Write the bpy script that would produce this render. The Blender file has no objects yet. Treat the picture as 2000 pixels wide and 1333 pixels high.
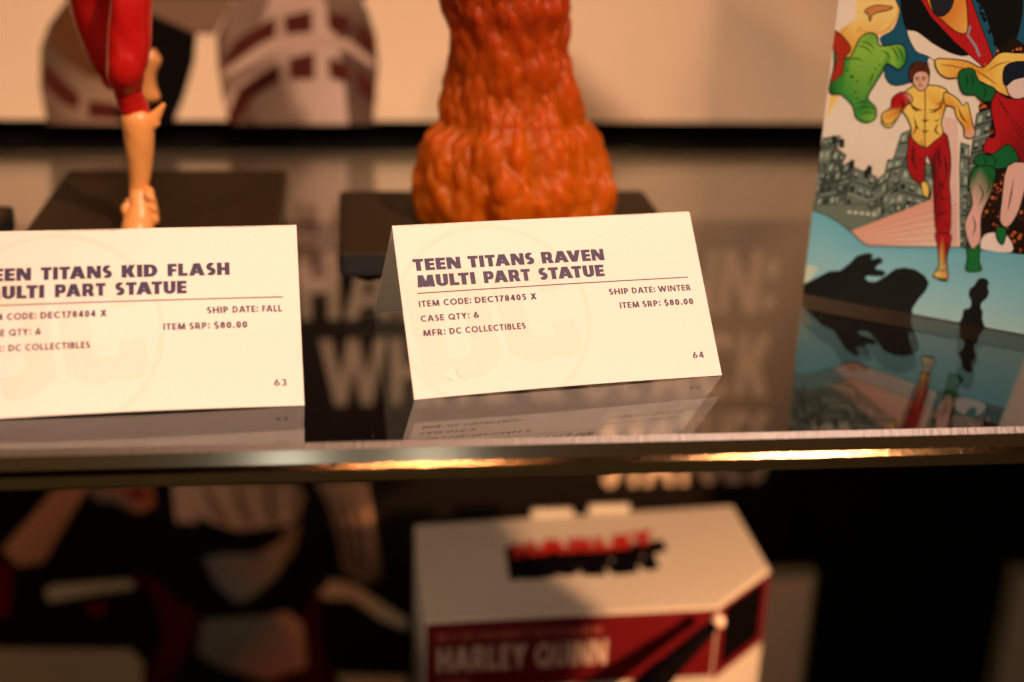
import bpy, bmesh, math, random
import numpy as np
from mathutils import Vector, Matrix

random.seed(7)
rng = np.random.default_rng(11)
SC = bpy.context.scene
COL = SC.collection
R_ = math.radians

# ------------------------------------------------------------------ camera
CAM_H, PITCH, ROLL, YAW, FPX = 0.1538, 0.3808, 0.0327, 0.1270, 2706.9
PW, PH = 2000.0, 1333.0
def basis():
    f = np.array([math.sin(YAW)*math.cos(PITCH), math.cos(YAW)*math.cos(PITCH), -math.sin(PITCH)])
    r = np.array([math.cos(YAW), -math.sin(YAW), 0.0]); u = np.cross(r, f)
    c, s = math.cos(ROLL), math.sin(ROLL)
    return c*r+s*u, -s*r+c*u, f
BR, BU, BF = basis()
cam = bpy.data.cameras.new("camera"); co = bpy.data.objects.new("camera", cam); COL.objects.link(co)
M = Matrix((( BR[0], BU[0], -BF[0], 0), (BR[1], BU[1], -BF[1], 0), (BR[2], BU[2], -BF[2], CAM_H), (0, 0, 0, 1)))
co.matrix_world = M
cam.sensor_width = 36.0; cam.lens = 36.0*FPX/PW
cam.clip_start = 0.01; cam.clip_end = 20
cam.dof.use_dof = True; cam.dof.focus_distance = 0.392; cam.dof.aperture_fstop = 4.8
SC.camera = co
SC.cycles.use_adaptive_sampling = False

# ------------------------------------------------------------------ world, lamps, exposure
SC.view_settings.view_transform = 'Standard'; SC.view_settings.look = 'None'
SC.view_settings.exposure = 0.0; SC.view_settings.gamma = 1.0
w = bpy.data.worlds.new("World"); SC.world = w; w.use_nodes = True
w.node_tree.nodes['Background'].inputs[0].default_value = (1.0, 0.62, 0.36, 1)
w.node_tree.nodes['Background'].inputs[1].default_value = 0.018

def lamp(name, loc, target, power, color, size, spot=60, blend=0.5):
    l = bpy.data.lights.new(name, 'SPOT'); l.energy = power; l.color = color
    l.shadow_soft_size = size; l.spot_size = R_(spot); l.spot_blend = blend
    o = bpy.data.objects.new(name, l); COL.objects.link(o); o.location = loc
    o.rotation_euler = (Vector(target)-Vector(loc)).to_track_quat('-Z', 'Y').to_euler()
    return o
key = lamp("ceiling_spot_right", (0.545, -0.42, 1.05), (0.02, 0.42, 0.0), 86, (1.0, 0.62, 0.45), 0.022, 30, 0.9)
fill = lamp("ceiling_spot_centre", (0.092, -0.42, 1.05), (-0.02, 0.45, 0.0), 24, (1.0, 0.52, 0.33), 0.022, 34, 0.9)
side = lamp("ceiling_spot_left", (-0.55, -0.25, 0.62), (-0.06, 0.60, 0.04), 8, (1.0, 0.60, 0.34), 0.03, 44, 0.8)
low = lamp("added_low_spot", (0.36, 0.16, 0.06), (0.170, 0.486, -0.166), 22, (1.0, 0.48, 0.22), 0.006, 20, 0.12)  # added lamp; its cone edge stands in for the shade edge on the lid
for o in (key, fill, side): o.data.cycles.use_multiple_importance_sampling = False
low4 = lamp("added_low_wash", (-0.10, 0.12, 0.08), (0.16, 0.60, -0.20), 0.42, (1.0, 0.80, 0.54), 0.01, 60)  # added dim wash for the package and panels below the shelf
low5 = lamp("added_low_spot", (-0.27, 0.16, -0.045), (0.09, 0.628, -0.112), 3.0, (1.0, 0.66, 0.42), 0.01, 27, 0.6)  # added spot that brightens the banner lettering
low2 = lamp("edge_glow_lamp", (-0.039, -0.157, -0.245), (-0.015, 0.314, 0.01), 0.62, (1.0, 0.86, 0.62), 0.016, 40, 0.1)  # added low lamp, placed for a soft glow in the front edge
low3 = lamp("edge_glow_lamp", (0.051, -0.157, -0.245), (0.020, 0.314, 0.01), 0.52, (1.0, 0.80, 0.54), 0.016, 40, 0.1)  # second added lamp for the front edge glow
# ------------------------------------------------------------------ helpers
def ray(px, py): return BF*FPX + BR*(px-PW/2) - BU*(py-PH/2)
O0 = np.array([0, 0, CAM_H])
def on_y(px, py, Y): d = ray(px, py); return O0 + d*(Y/d[1])
def on_z(px, py, z): d = ray(px, py); return O0 + d*((z-CAM_H)/d[2])
def s2l(c): return tuple((x/12.92 if x <= 0.04045 else ((x+0.055)/1.055)**2.4) for x in [v/255 for v in c])

def mat(name, col=(0.5, 0.5, 0.5), rough=0.5, spec=0.5, **kw):
    m = bpy.data.materials.new(name); m.use_nodes = True
    b = m.node_tree.nodes['Principled BSDF']
    b.inputs['Base Color'].default_value = (*col, 1); b.inputs['Roughness'].default_value = rough
    b.inputs['Specular IOR Level'].default_value = spec
    for k, v in kw.items(): b.inputs[k].default_value = v
    return m
def nodes(m): return m.node_tree.nodes, m.node_tree.links, m.node_tree.nodes['Principled BSDF']
def add_grain(m, scale, amt, bump=0.0, bscale=None, detail=4):
    """fine colour grain plus optional relief, in object space"""
    n, l, b = nodes(m)
    tc = n.new('ShaderNodeTexCoord'); no = n.new('ShaderNodeTexNoise')
    no.inputs['Scale'].default_value = scale; no.inputs['Detail'].default_value = detail
    l.new(tc.outputs['Object'], no.inputs['Vector'])
    src = b.inputs['Base Color']
    mx = n.new('ShaderNodeMix'); mx.data_type = 'RGBA'; mx.blend_type = 'MULTIPLY'; mx.inputs[0].default_value = 1.0
    cr = n.new('ShaderNodeValToRGB'); cr.color_ramp.elements[0].position = 0.3; cr.color_ramp.elements[1].position = 0.7
    cr.color_ramp.elements[0].color = (1-amt, 1-amt, 1-amt, 1); cr.color_ramp.elements[1].color = (1, 1, 1, 1)
    l.new(no.outputs['Fac'], cr.inputs['Fac'])
    if src.is_linked: l.new(src.links[0].from_socket, mx.inputs[6])
    else: mx.inputs[6].default_value = src.default_value
    l.new(cr.outputs['Color'], mx.inputs[7]); l.new(mx.outputs[2], src)
    if bump:
        n2 = n.new('ShaderNodeTexNoise'); n2.inputs['Scale'].default_value = bscale or scale; n2.inputs['Detail'].default_value = 3
        l.new(tc.outputs['Object'], n2.inputs['Vector'])
        bp = n.new('ShaderNodeBump'); bp.inputs['Strength'].default_value = bump; bp.inputs['Distance'].default_value = 0.0004
        l.new(n2.outputs['Fac'], bp.inputs['Height']); l.new(bp.outputs['Normal'], b.inputs['Normal'])
    return m

def link(name, me, parent=None, mats=()):
    o = bpy.data.objects.new(name, me); COL.objects.link(o)
    for m in mats: me.materials.append(m)
    if parent: o.parent = parent
    return o
def obj_from(name, verts, faces, mats, parent=None, smooth=False, fm=None, cols=None):
    me = bpy.data.meshes.new(name); me.from_pydata([tuple(map(float, v)) for v in verts], [], faces)
    o = link(name, me, parent, mats if isinstance(mats, (list, tuple)) else [mats])
    if fm: me.polygons.foreach_set('material_index', fm)
    if smooth: me.polygons.foreach_set('use_smooth', [True]*len(me.polygons))
    if cols is not None:
        a = me.color_attributes.new('ink', 'FLOAT_COLOR', 'POINT')
        a.data.foreach_set('color', np.array(cols, dtype=np.float32).ravel())
    me.update(); return o
def bm_obj(name, bm, mats, parent=None, smooth=False):
    me = bpy.data.meshes.new(name); bm.to_mesh(me); bm.free()
    o = link(name, me, parent, mats if isinstance(mats, (list, tuple)) else [mats])
    if smooth: me.polygons.foreach_set('use_smooth', [True]*len(me.polygons))
    return o
def empty(name, loc=(0, 0, 0), rotz=0):
    o = bpy.data.objects.new(name, None); COL.objects.link(o); o.location = loc; o.rotation_euler = (0, 0, rotz)
    o.empty_display_size = 0.01; return o
def tag(o, label=None, cat=None, group=None, kind=None):
    for k, v in (('label', label), ('category', cat), ('group', group), ('kind', kind)):
        if v: o[k] = v
    return o
def box(name, lo, hi, m, parent=None, bev=0.0, seg=2):
    bm = bmesh.new(); bmesh.ops.create_cube(bm, size=1)
    for v in bm.verts: v.co = Vector([lo[i]+(v.co[i]+0.5)*(hi[i]-lo[i]) for i in range(3)])
    if bev: bmesh.ops.bevel(bm, geom=bm.edges[:], offset=bev, segments=seg, affect='EDGES', profile=0.6)
    return bm_obj(name, bm, m, parent, smooth=False)
def prism(name, poly, z0, z1, m, parent=None, bev=0.0, seg=2):
    bm = bmesh.new()
    f = bm.faces.new([bm.verts.new((p[0], p[1], z0)) for p in poly])
    r = bmesh.ops.extrude_face_region(bm, geom=[f])
    for v in r['geom']:
        if isinstance(v, bmesh.types.BMVert): v.co.z = z1
    bmesh.ops.recalc_face_normals(bm, faces=bm.faces)
    if bev: bmesh.ops.bevel(bm, geom=bm.edges[:], offset=bev, segments=seg, affect='EDGES', profile=0.6)
    return bm_obj(name, bm, m, parent)

# ------------------------------------------------------------------ lettering: a geometric sans drawn as outlines
def stroke(path, sw, sh, closed=False):
    P = np.array(path, float); n = len(P); L = []; Rr = []
    for i in range(n):
        a = P[i-1] if (i > 0 or closed) else P[i]; b = P[(i+1) % n] if (i < n-1 or closed) else P[i]
        t = b-a; t = t/(np.hypot(*t)+1e-12); nn = np.array([-t[1], t[0]])
        h = 0.5*(sw*nn[0]**2 + sh*nn[1]**2)
        L.append(P[i]+nn*h); Rr.append(P[i]-nn*h)
    q = []
    for i in range(n if closed else n-1):
        j = (i+1) % n; q.append([L[i], Rr[i], Rr[j], L[j]])
    return q
def arc(cx, cy, rx, ry, a0, a1, n=22):
    return [(cx+rx*math.cos(R_(a0+(a1-a0)*i/n)), cy+ry*math.sin(R_(a0+(a1-a0)*i/n))) for i in range(n+1)]
def rect(x0, y0, x1, y1): return [(x0, y0), (x1, y0), (x1, y1), (x0, y1)]
def para(xa, ya, xb, yb, wx):        # slanted bar with level ends, centred on xa..xb
    return [(xa-wx/2, ya), (xa+wx/2, ya), (xb+wx/2, yb), (xb-wx/2, yb)]
def glyph(ch, v, h):
    """v, h: thickness of upright and level strokes, capital height 1 -> (list of quads/polygons, width)"""
    q = []; S = lambda path, c=False: q.extend(stroke(path, v, h, c))
    bold = v > 0.26
    if ch == 'I': return [rect(0, 0, v, 1)], v
    if ch == 'T': W = .56+v*.62; return [rect(0, 1-h, W, 1), rect(W/2-v/2, 0, W/2+v/2, 1)], W
    if ch == 'L': W = .42+v*.75; return [rect(0, 0, v, 1), rect(0, 0, W, h)], W
    if ch == 'E': W = .44+v*.75; return [rect(0, 0, v, 1), rect(0, 0, W, h), rect(0, 1-h, W, 1), rect(0, .5-h*.46, W*.96, .5+h*.46)], W
    if ch == 'F': W = .42+v*.72; return [rect(0, 0, v, 1), rect(0, 1-h, W, 1), rect(0, .47-h*.46, W*.94, .47+h*.46)], W
    if ch == 'H': W = .66+v*.75; return [rect(0, 0, v, 1), rect(W-v, 0, W, 1), rect(0, .5-h/2, W, .5+h/2)], W
    if ch == 'N': W = .68+v*.95; d = v*1.1; return [rect(0, 0, v*.92, 1), rect(W-v*.92, 0, W, 1), para(W-d/2, 0, d/2, 1, d)], W
    if ch == 'M':
        W = .84+v*1.25; d = v*1.08; m = W/2
        return [para(v*.5, 0, v*.5+.09, 1, v*.95), para(W-v*.5, 0, W-v*.5-.09, 1, v*.95), para(m-d*.12, 0.02, v*.5+.09+d*.05, 1, d), para(m+d*.12, 0.02, W-v*.5-.09-d*.05, 1, d)], W
    if ch == 'A':
        W = .74+v*1.2; d = v*1.12; m = W/2
        return [para(d/2, 0, m-d*.08, 1, d), para(W-d/2, 0, m+d*.08, 1, d), rect(W*.24, .19, W*.76, .19+h*.85)], W
    if ch == 'V': W = .70+v*1.2; d = v*1.12; m = W/2; return [para(m-d*.06, 0, d/2, 1, d), para(m+d*.06, 0, W-d/2, 1, d)], W
    if ch == 'W':
        W = 1.12+v*1.6; d = v*1.06
        return [para(W*.30, 0, d/2, 1, d), para(W*.30, 0, W*.5, 1, d), para(W*.70, 0, W*.5, 1, d), para(W*.70, 0, W-d/2, 1, d)], W
    if ch == 'X': W = .62+v*1.0; d = v*1.18; return [para(d/2, 0, W-d/2-.03, 1, d), para(W-d/2, 0, d/2+.03, 1, d)], W
    if ch == 'Y': W = .62+v*1.0; d = v*1.15; m = W/2; return [rect(m-v/2, 0, m+v/2, .46), para(m-d*.05, .40, d/2, 1, d), para(m+d*.05, .40, W-d/2, 1, d)], W
    if ch == 'K': W = .56+v*1.05; d = v*(1.35 if v < .3 else 1.12); return [rect(0, 0, v, 1), para(W-d/2, 0, v+d*.28, .56, d), para(v+d*.28, .44, W-d/2-.03, 1, d)], W
    if ch == 'U': W = .62+v*.75; S([(v/2, 1), (v/2, .36)]); S(arc(W/2, .36, W/2-v/2, .36-h/2, 180, 360)); S([(W-v/2, .36), (W-v/2, 1)]); return q, W
    if ch == 'D':
        W = .62+v*.85; q.append(rect(0, 0, v, 1)); q.append(rect(v*.9, 0, W-.5-v*.0 if W-.5 > v else v, h)); q.append(rect(v*.9, 1-h, W-.5 if W-.5 > v else v, 1))
        c = max(W-.5, v*.9); S(arc(c, .5, W-c-v/2, .5-h/2, -90, 90)); return q, W
    if ch in 'OQ0':
        W = (.98 if ch != '0' else .52)+v*.42
        S(arc(W/2, .5, W/2-v/2, .5+.01-h/2, 0, 360, 36))
        if ch == 'Q': q.append(para(W*.94, -.04, W*.60, .36, v*1.15))
        return q, W
    if ch == 'C':
        W = .74+v*.45; S(arc(.51, .5, .51-v/2, .51-h/2, 47, 313, 30)); return q, W
    if ch in 'PRB':
        W = (.46 if ch == 'P' else .48)+v*(.8 if v < .26 else 1.15)
        q.append(rect(0, 0, v, 1)); r = .29 if ch != 'B' else .26
        c = max(W-r-.03, v*.9)
        top = 1-h/2; bot = .42 if ch != 'B' else .53; cy = (top+bot)/2
        q.append(rect(v*.9, 1-h, c+.002, 1)); q.append(rect(v*.9, bot-h/2, c+.002, bot+h/2))
        S(arc(c, cy, W-.02-c-v/2, (top-bot)/2, -90, 90))
        if ch == 'R': d = v*(1.25 if v < .26 else 1.12); q.append(para(W-d/2+.06, 0, v+d*.52, .46, d)); W += .06
        if ch == 'B': q.append(rect(v*.9, 0, c+.002, h)); S(arc(c, (bot+h/2)/2, W+.02-c-v/2, (bot-h/2)/2, -90, 90)); W += .02
        return q, W
    if ch in 'S$8':
        W = .48+v*.6; b = (1-h)/4; a = W/2-v/2; cx = W/2; ct = 1-h/2-b; cb = h/2+b
        if ch == '8':
            S(arc(cx, ct, a*.86, b, 0, 360, 26)); S(arc(cx, cb, a, b, 0, 360, 28))
        else:
            q.extend(stroke(arc(cx, ct, a*.92, b, 38, 268, 22)+arc(cx, cb, a, b, 88, -150, 24), v, h*1.12))
            if ch == '$': q.append(rect(cx-v*.3, -.14, cx+v*.3, .06)); q.append(rect(cx-v*.3, .94, cx+v*.3, 1.14))
        return q, W
    if ch == '1': W = .26+v; return [rect(W-v-.04, 0, W-.04, 1), [(W-v-.04, 1), (W-v-.04, 1-h*1.2), (.0, .74), (.0, .74+h*.9)]], W
    if ch == '7': W = .44+v*.7; return [rect(0, 1-h, W, 1), para(.10+v*.3, 0, W-v*.55, 1-h*.5, v*1.05)], W
    if ch == '4': W = .54+v*.6; return [rect(W-v-.10, 0, W-.10, 1), rect(0, .20, W, .20+h), para(v*.52, .22, W-v*.5-.14, 1, v*1.0)], W
    if ch == '5':
        W = .48+v*.6; q.append(rect(.10, 1-h, W-.03, 1)); q.append(para(.08+v*.4, .48, .13+v*.4, 1, v*.85))
        S(arc(W/2-.02, .32, W/2-v/2, .32-h/2, 128, -140, 26)); return q, W
    if ch == '6':
        W = .54+v*.5; S(arc(W/2, .31, W/2-v/2, .31-h/2, 0, 360, 28)); q.append(para(v*.62, .40, W*.62, 1.0, v*1.15)); return q, W
    if ch == '3':
        W = .50+v*.5; S(arc(W/2-.04, .745, W/2-v/2-.02, .255-h/2, 150, -88, 20)); S(arc(W/2-.04, .275, W/2-v/2+.02, .275-h/2, 88, -150, 22)); return q, W
    if ch == '.': d = v*1.15; return [arc(d/2, d/2, d/2, d/2, 0, 330, 11)], d
    if ch == ',': d = v*1.1; return [para(d/2-.05, -.2, d/2+.05, d, d)], d
    if ch == ':': d = v*1.15; return [arc(d/2, .04+d/2, d/2, d/2, 0, 330, 11), arc(d/2, .56+d/2, d/2, d/2, 0, 330, 11)], d
    if ch == '&':
        W = .80+v*.5; S(arc(W*.42, .76, .17, .24-h/2, 0, 360, 20)); S(arc(W*.40, .27, W*.40-v/2, .27-h/2, 30, 330, 22)); q.append(para(W-v*.6, 0, W*.30, .72, v*1.1)); return q, W
    return [], .35
def layout(text, v, h, track=.13, space=.42):
    polys = []; x = 0; prev = None
    kern = {'AV': -.2, 'VE': -.02, 'TA': -.14, 'AT': -.14, 'LT': -.12, 'PA': -.12, 'LA': .0, 'TY': -.02, 'RA': -.06, 'AR': .0, 'LY': -.1, 'FA': -.1}
    for ch in text:
        if ch == ' ': x += space; prev = None; continue
        if prev: x += kern.get(prev+ch, 0)
        g, gw = glyph(ch, v, h)
        for p in g: polys.append([(a+x, b) for a, b in p])
        x += gw+track; prev = ch
    return polys, x-track
def text_polys(text, x0, x1, y, cap, v, h, track=.13, space=.42):
    ps, W = layout(text, v, h, track, space)
    sx = (x1-x0)/W if x1 is not None else cap
    return [[(x0+a*sx, y+b*cap) for a, b in p] for p in ps]
def flat_mesh(name, polys, fn, m, parent, base=1.8e-5, step=3e-7, cols=None, wrap=32):
    """polygons in a plane, laid on it through fn(u, v, lift); later ones a hair higher"""
    V = []; F = []; C = []
    for i, p in enumerate(polys):
        k = len(V); L = base+step*(i % wrap if wrap else i)
        ar = sum(p[a][0]*p[(a+1) % len(p)][1]-p[(a+1) % len(p)][0]*p[a][1] for a in range(len(p)))
        pp = list(p) if ar > 0 else list(p)[::-1]
        V += [fn(a[0], a[1], L) for a in pp]; F.append(list(range(k, k+len(pp))))
        if cols is not None:
            cc = cols[i]
            C += [(*c, 1) for c in (cc if (ar > 0) else cc[::-1])] if isinstance(cc, list) else [(*cc, 1)]*len(pp)
    return obj_from(name, V, F, m, parent, cols=C if cols is not None else None)

# ------------------------------------------------------------------ materials
paper = mat("card_stock", (0.86, 0.82, 0.77), 0.62, 0.25); add_grain(paper, 900, 0.03, 0.12, 2500)
paper_in = mat("card_stock_back", (0.78, 0.72, 0.62), 0.7, 0.2)
ink = mat("toner_ink", (0.028, 0.019, 0.075), 0.42, 0.4)
n, l, b = nodes(ink)
tc = n.new('ShaderNodeTexCoord'); nz = n.new('ShaderNodeTexNoise'); nz.inputs['Scale'].default_value = 4200; nz.inputs['Detail'].default_value = 2
l.new(tc.outputs['Object'], nz.inputs['Vector']); bp = n.new('ShaderNodeBump'); bp.inputs['Strength'].default_value = 0.5; bp.inputs['Distance'].default_value = 0.0002
l.new(nz.outputs['Fac'], bp.inputs['Height']); l.new(bp.outputs['Normal'], b.inputs['Normal'])
pale_ink = mat("pale_watermark_ink", (0.845, 0.780, 0.705), 0.6, 0.25); add_grain(pale_ink, 900, 0.04)
black = mat("matte_black", (0.0035, 0.003, 0.003), 0.85, 0.1)
plaque_m = mat("textured_black_plastic", (0.030, 0.018, 0.006), 0.58, 0.16); add_grain(plaque_m, 700, 0.35, 0.5, 1500)
plaque_side = mat("black_plastic_side", (0.012, 0.014, 0.015), 0.45, 0.4)

def print_mat(name, rough=0.5, spec=0.3, grain=0.08, gscale=1500):
    m = mat(name, (1, 1, 1), rough, spec); n, l, b = nodes(m)
    a = n.new('ShaderNodeAttribute'); a.attribute_name = 'ink'; l.new(a.outputs['Color'], b.inputs['Base Color'])
    add_grain(m, gscale, grain); return m
comic_ink = print_mat("comic_print", 0.42, 0.3, 0.10, 2600)
poster_ink = print_mat("poster_print", 0.7, 0.1, 0.05, 300)

# ------------------------------------------------------------------ glass shelf
FY, BY, TH = 0.3138, 0.617, 0.0105
def glass_mat(name, rough, col):
    m = bpy.data.materials.new(name); m.use_nodes = True; nt = m.node_tree; nt.nodes.clear()
    out = nt.nodes.new('ShaderNodeOutputMaterial'); g = nt.nodes.new('ShaderNodeBsdfGlass')
    g.inputs['IOR'].default_value = 1.62; g.inputs['Roughness'].default_value = rough; g.inputs['Color'].default_value = (*col, 1)
    nt.links.new(g.outputs[0], out.inputs['Surface']); return m, nt, g, out
glass, nt, g, out = glass_mat("shelf_glass", 0.0, (1, 1, 1))
va = nt.nodes.new('ShaderNodeVolumeAbsorption'); va.inputs['Color'].default_value = (0.80, 0.78, 0.50, 1); va.inputs['Density'].default_value = 7
nt.links.new(va.outputs[0], out.inputs['Volume'])
edge_glass, nt, g, out = glass_mat("back_edge_glass", 0.09, (0.95, 0.95, 0.9))
tc = nt.nodes.new('ShaderNodeTexCoord'); mp = nt.nodes.new('ShaderNodeMapping'); mp.inputs['Scale'].default_value = (350, 2500, 2500)
nz = nt.nodes.new('ShaderNodeTexNoise'); nz.inputs['Scale'].default_value = 1; nz.inputs['Detail'].default_value = 3
nt.links.new(tc.outputs['Object'], mp.inputs['Vector']); nt.links.new(mp.outputs[0], nz.inputs['Vector'])
bp = nt.nodes.new('ShaderNodeBump'); bp.inputs['Strength'].default_value = 0.6; bp.inputs['Distance'].default_value = 0.0003
nt.links.new(nz.outputs['Fac'], bp.inputs['Height']); nt.links.new(bp.outputs[0], g.inputs['Normal'])
va2 = nt.nodes.new('ShaderNodeVolumeAbsorption'); va2.inputs['Color'].default_value = (0.80, 0.78, 0.50, 1); va2.inputs['Density'].default_value = 7
nt.links.new(va2.outputs[0], out.inputs['Volume'])
face_glass, nt, g, out = glass_mat("polished_glass_edge", 0.16, (0.95, 0.97, 0.93))
va3 = nt.nodes.new('ShaderNodeVolumeAbsorption'); va3.inputs['Color'].default_value = (0.80, 0.78, 0.50, 1); va3.inputs['Density'].default_value = 7
nt.links.new(va3.outputs[0], out.inputs['Volume'])
pr = nt.nodes.new('ShaderNodeBsdfPrincipled'); pr.inputs['Base Color'].default_value = (0.085, 0.062, 0.026, 1); pr.inputs['Roughness'].default_value = 0.3
mxs = nt.nodes.new('ShaderNodeMixShader'); mxs.inputs[0].default_value = 0.4
nt.links.new(g.outputs[0], mxs.inputs[1]); nt.links.new(pr.outputs[0], mxs.inputs[2]); nt.links.new(mxs.outputs[0], out.inputs['Surface'])

def ground_mat(name, col, rough, metal, scale, strength):
    m = mat(name, col, rough, 0.6, Metallic=metal)
    n, l, b = nodes(m)
    tc = n.new('ShaderNodeTexCoord'); mp = n.new('ShaderNodeMapping'); mp.inputs['Scale'].default_value = scale
    nz = n.new('ShaderNodeTexNoise'); nz.inputs['Scale'].default_value = 1; nz.inputs['Detail'].default_value = 3
    l.new(tc.outputs['Object'], mp.inputs['Vector']); l.new(mp.outputs[0], nz.inputs['Vector'])
    bp = n.new('ShaderNodeBump'); bp.inputs['Strength'].default_value = strength; bp.inputs['Distance'].default_value = 0.0003
    l.new(nz.outputs['Fac'], bp.inputs['Height']); l.new(bp.outputs[0], b.inputs['Normal'])
    return m
ground = ground_mat("ground_arris", (0.045, 0.030, 0.016), 0.36, 0.0, (900, 200, 200), 0.5)
ledge = ground_mat("glint_ledge", (0.075, 0.046, 0.021), 0.085, 1.0, (500, 2600, 2600), 0.16)  # added metallic strip, tilted to return lamp glints as a bright line
prof = [(FY+.0014, 0), (BY-.0014, 0), (BY, -.0014), (BY, -TH+.0012), (BY-.0012, -TH),
        (FY+.0003, -TH), (FY-.00095, -.0066), (FY+.0002, -.0053), (FY+.0002, -.0014)]
X0, X1 = -0.42, 0.62
V = [(X0, y, z) for y, z in prof] + [(X1, y, z) for y, z in prof]
N = len(prof); F = []
for i in range(N):
    j = (i+1) % N; F.append((i, j, j+N, i+N))
# top, back bevel, back, lower back bevel, underside, lower front, added glint ledge, front face, ground top arris
FM = [0, 4, 4, 4, 0, 2, 3, 2, 1]
F += [tuple(range(N))[::-1], tuple(range(N, 2*N))]; FM += [2, 2]
bm = bmesh.new(); vs = [bm.verts.new(v) for v in V]
for f, k in zip(F, FM): bm.faces.new([vs[i] for i in f]).material_index = k
bmesh.ops.recalc_face_normals(bm, faces=bm.faces)
shelf = bm_obj("glass_shelf", bm, [glass, ground, face_glass, ledge, edge_glass])
tag(shelf, "thick clear glass shelf with ground front edge carrying the cards and statues", "shelf")

# ------------------------------------------------------------------ back of the case, lower shelf
WY = 0.628
bw = box("back_wall", (-0.9, WY+.010, -0.6), (1.3, WY+.04, 0.9), black); tag(bw, kind='structure')
ls = box("lower_shelf", (-0.9, 0.20, -0.36), (1.3, WY+.009, -0.345), black); tag(ls, kind='structure')

# ---- upper poster
def wall_fn(u, v, L): return (u, WY-L, v)
def wpx(pts, Y=WY): return [(float(on_y(a, b, Y)[0]), float(on_y(a, b, Y)[2])) for a, b in pts]
poster = empty("wall_poster", (0, 0, 0)); tag(poster, "peach wall poster of grey banded trousers above the black strip", "poster")
PB = 0.0098
bm_board = box("poster_board", (-0.62, WY, PB), (0.75, WY+.006, 0.42), mat("poster_paper", (0.90, 0.72, 0.49), 0.6, 0.2), poster)
add_grain(bm_board.data.materials[0], 6, 0.08)
bm_board.location = (0, 0, 0)
ART = []; ARC = []
def art(pts, col, s=2.5, ox=0, oy=0):
    ART.append(wpx([(ox+a/s, oy+b/s) for a, b in pts])); ARC.append(s2l(col) if not isinstance(col, list) else [s2l(c) for c in col])
G1, G2, BRN, BLK = (196, 172, 156), (132, 112, 96), (78, 34, 24), (10, 6, 5)
# torso and hips above the frame (only seen mirrored in the glass), then the legs
art([(-150, -1400), (2100, -1400), (2300, -600), (1900, -100), (1770, 0), (330, 0), (100, -400)], (40, 30, 26))
art([(340, -10), (1130, -10), (1130, 20), (1050, 170), (950, 165), (740, 85), (600, 60), (340, 60)], (128, 104, 84))
art([(330, -5), (240, 120), (200, 230), (195, 420), (230, 606), (600, 606), (620, 300), (560, 0)], [(90, 70, 50), (80, 62, 45), (100, 84, 64), (110, 92, 72), (90, 72, 55), (180, 150, 125), (120, 95, 75), (70, 45, 25)])
art([(330, -5), (270, 110), (250, 200), (330, 300), (430, 375), (600, 400), (640, 200), (600, -5)], (96, 62, 34))
art([(206, 300), (290, 370), (392, 470), (380, 540), (300, 500), (215, 420)], BRN)
art([(428, 490), (560, 505), (610, 540), (600, 590), (432, 575)], BRN)
art([(720, 60), (960, 165), (948, 300), (900, 470), (845, 606), (600, 606), (560, 560), (640, 400), (640, 60)], BLK)
art([(1130, 15), (1250, -60), (1740, -60), (1800, 60), (1835, 180), (1848, 330), (1832, 470), (1825, 606), (1130, 606), (1090, 480), (1065, 330), (1058, 180)],
    [G2, G2, G2, (100, 84, 70), (80, 62, 50), (78, 60, 50), (84, 66, 56), (95, 78, 65), (140, 118, 100), (120, 100, 82), (100, 76, 60), (84, 60, 44)])
art([(1330, -40), (1560, -60), (1640, 180), (1680, 400), (1700, 606), (1260, 606), (1180, 480), (1240, 330), (1260, 150)], [G1, G1, G1, (206, 184, 168), (206, 184, 168), (170, 150, 135), (150, 128, 110), (150, 128, 110), (150, 128, 110)])
for p in ([(1075, 380), (1110, 330), (1260, 225), (1345, 185), (1500, 170), (1700, 190), (1830, 300), (1836, 340), (1700, 250), (1500, 225), (1345, 255), (1200, 330)], [(1090, 500), (1180, 400), (1360, 285), (1530, 232), (1530, 250), (1360, 304), (1200, 410), (1110, 560)]): art(p, (188, 164, 146))
for p in ([(1085, 300), (1150, 195), (1345, 80), (1345, 178), (1250, 225), (1110, 330)], [(1385, 82), (1522, 50), (1524, 155), (1398, 168)], [(1596, 58), (1708, 82), (1714, 172), (1604, 146)], [(1742, 95), (1836, 200), (1838, 285), (1748, 215)],
          [(1108, 575), (1165, 430), (1364, 308), (1364, 395), (1240, 470), (1150, 615)], [(1412, 284), (1534, 254), (1536, 386), (1415, 388)], [(1603, 274), (1706, 322), (1700, 408), (1610, 380)], [(1736, 330), (1836, 415), (1836, 500), (1745, 446)]):
    art(p, BRN)
flat_mesh("printed_artwork", ART, wall_fn, poster_ink, poster, 2e-4, 3e-5, ARC, 0)

# ---- lower banner with lettering
banner = empty("text_banner", (0, 0, 0)); tag(banner, "black banner with tall cream lettering and a tan strip on top", "banner")
box("banner_board", (-0.32, WY, -0.342), (0.232, WY+.006, -0.010), mat("banner_black", (0.006, 0.004, 0.003), 0.6, 0.12), banner)
cream = mat("banner_cream_print", (0.66, 0.52, 0.40), 0.6, 0.2)
tanp = mat("banner_tan_strip", (0.62, 0.50, 0.36), 0.6, 0.2)
flat_mesh("tan_strip", [rect(-0.31, -0.046, 0.231, -0.0102)], wall_fn, tanp, banner, 2e-4, 0)
T = []
T += text_polys("HARLEY QUINN:", -0.0225, 0.2115, -0.0945, 0.0335, .24, .20, .12, .3)
T += text_polys("WHITE & BLACK", -0.0135, 0.2125, -0.1395, 0.0345, .24, .20, .12, .3)
T += text_polys("STATUES", 0.1290, 0.2160, -0.1815, 0.0335, .24, .20, .12, .3)
flat_mesh("lettering", T, wall_fn, cream, banner, 3e-4, 4e-6)
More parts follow.
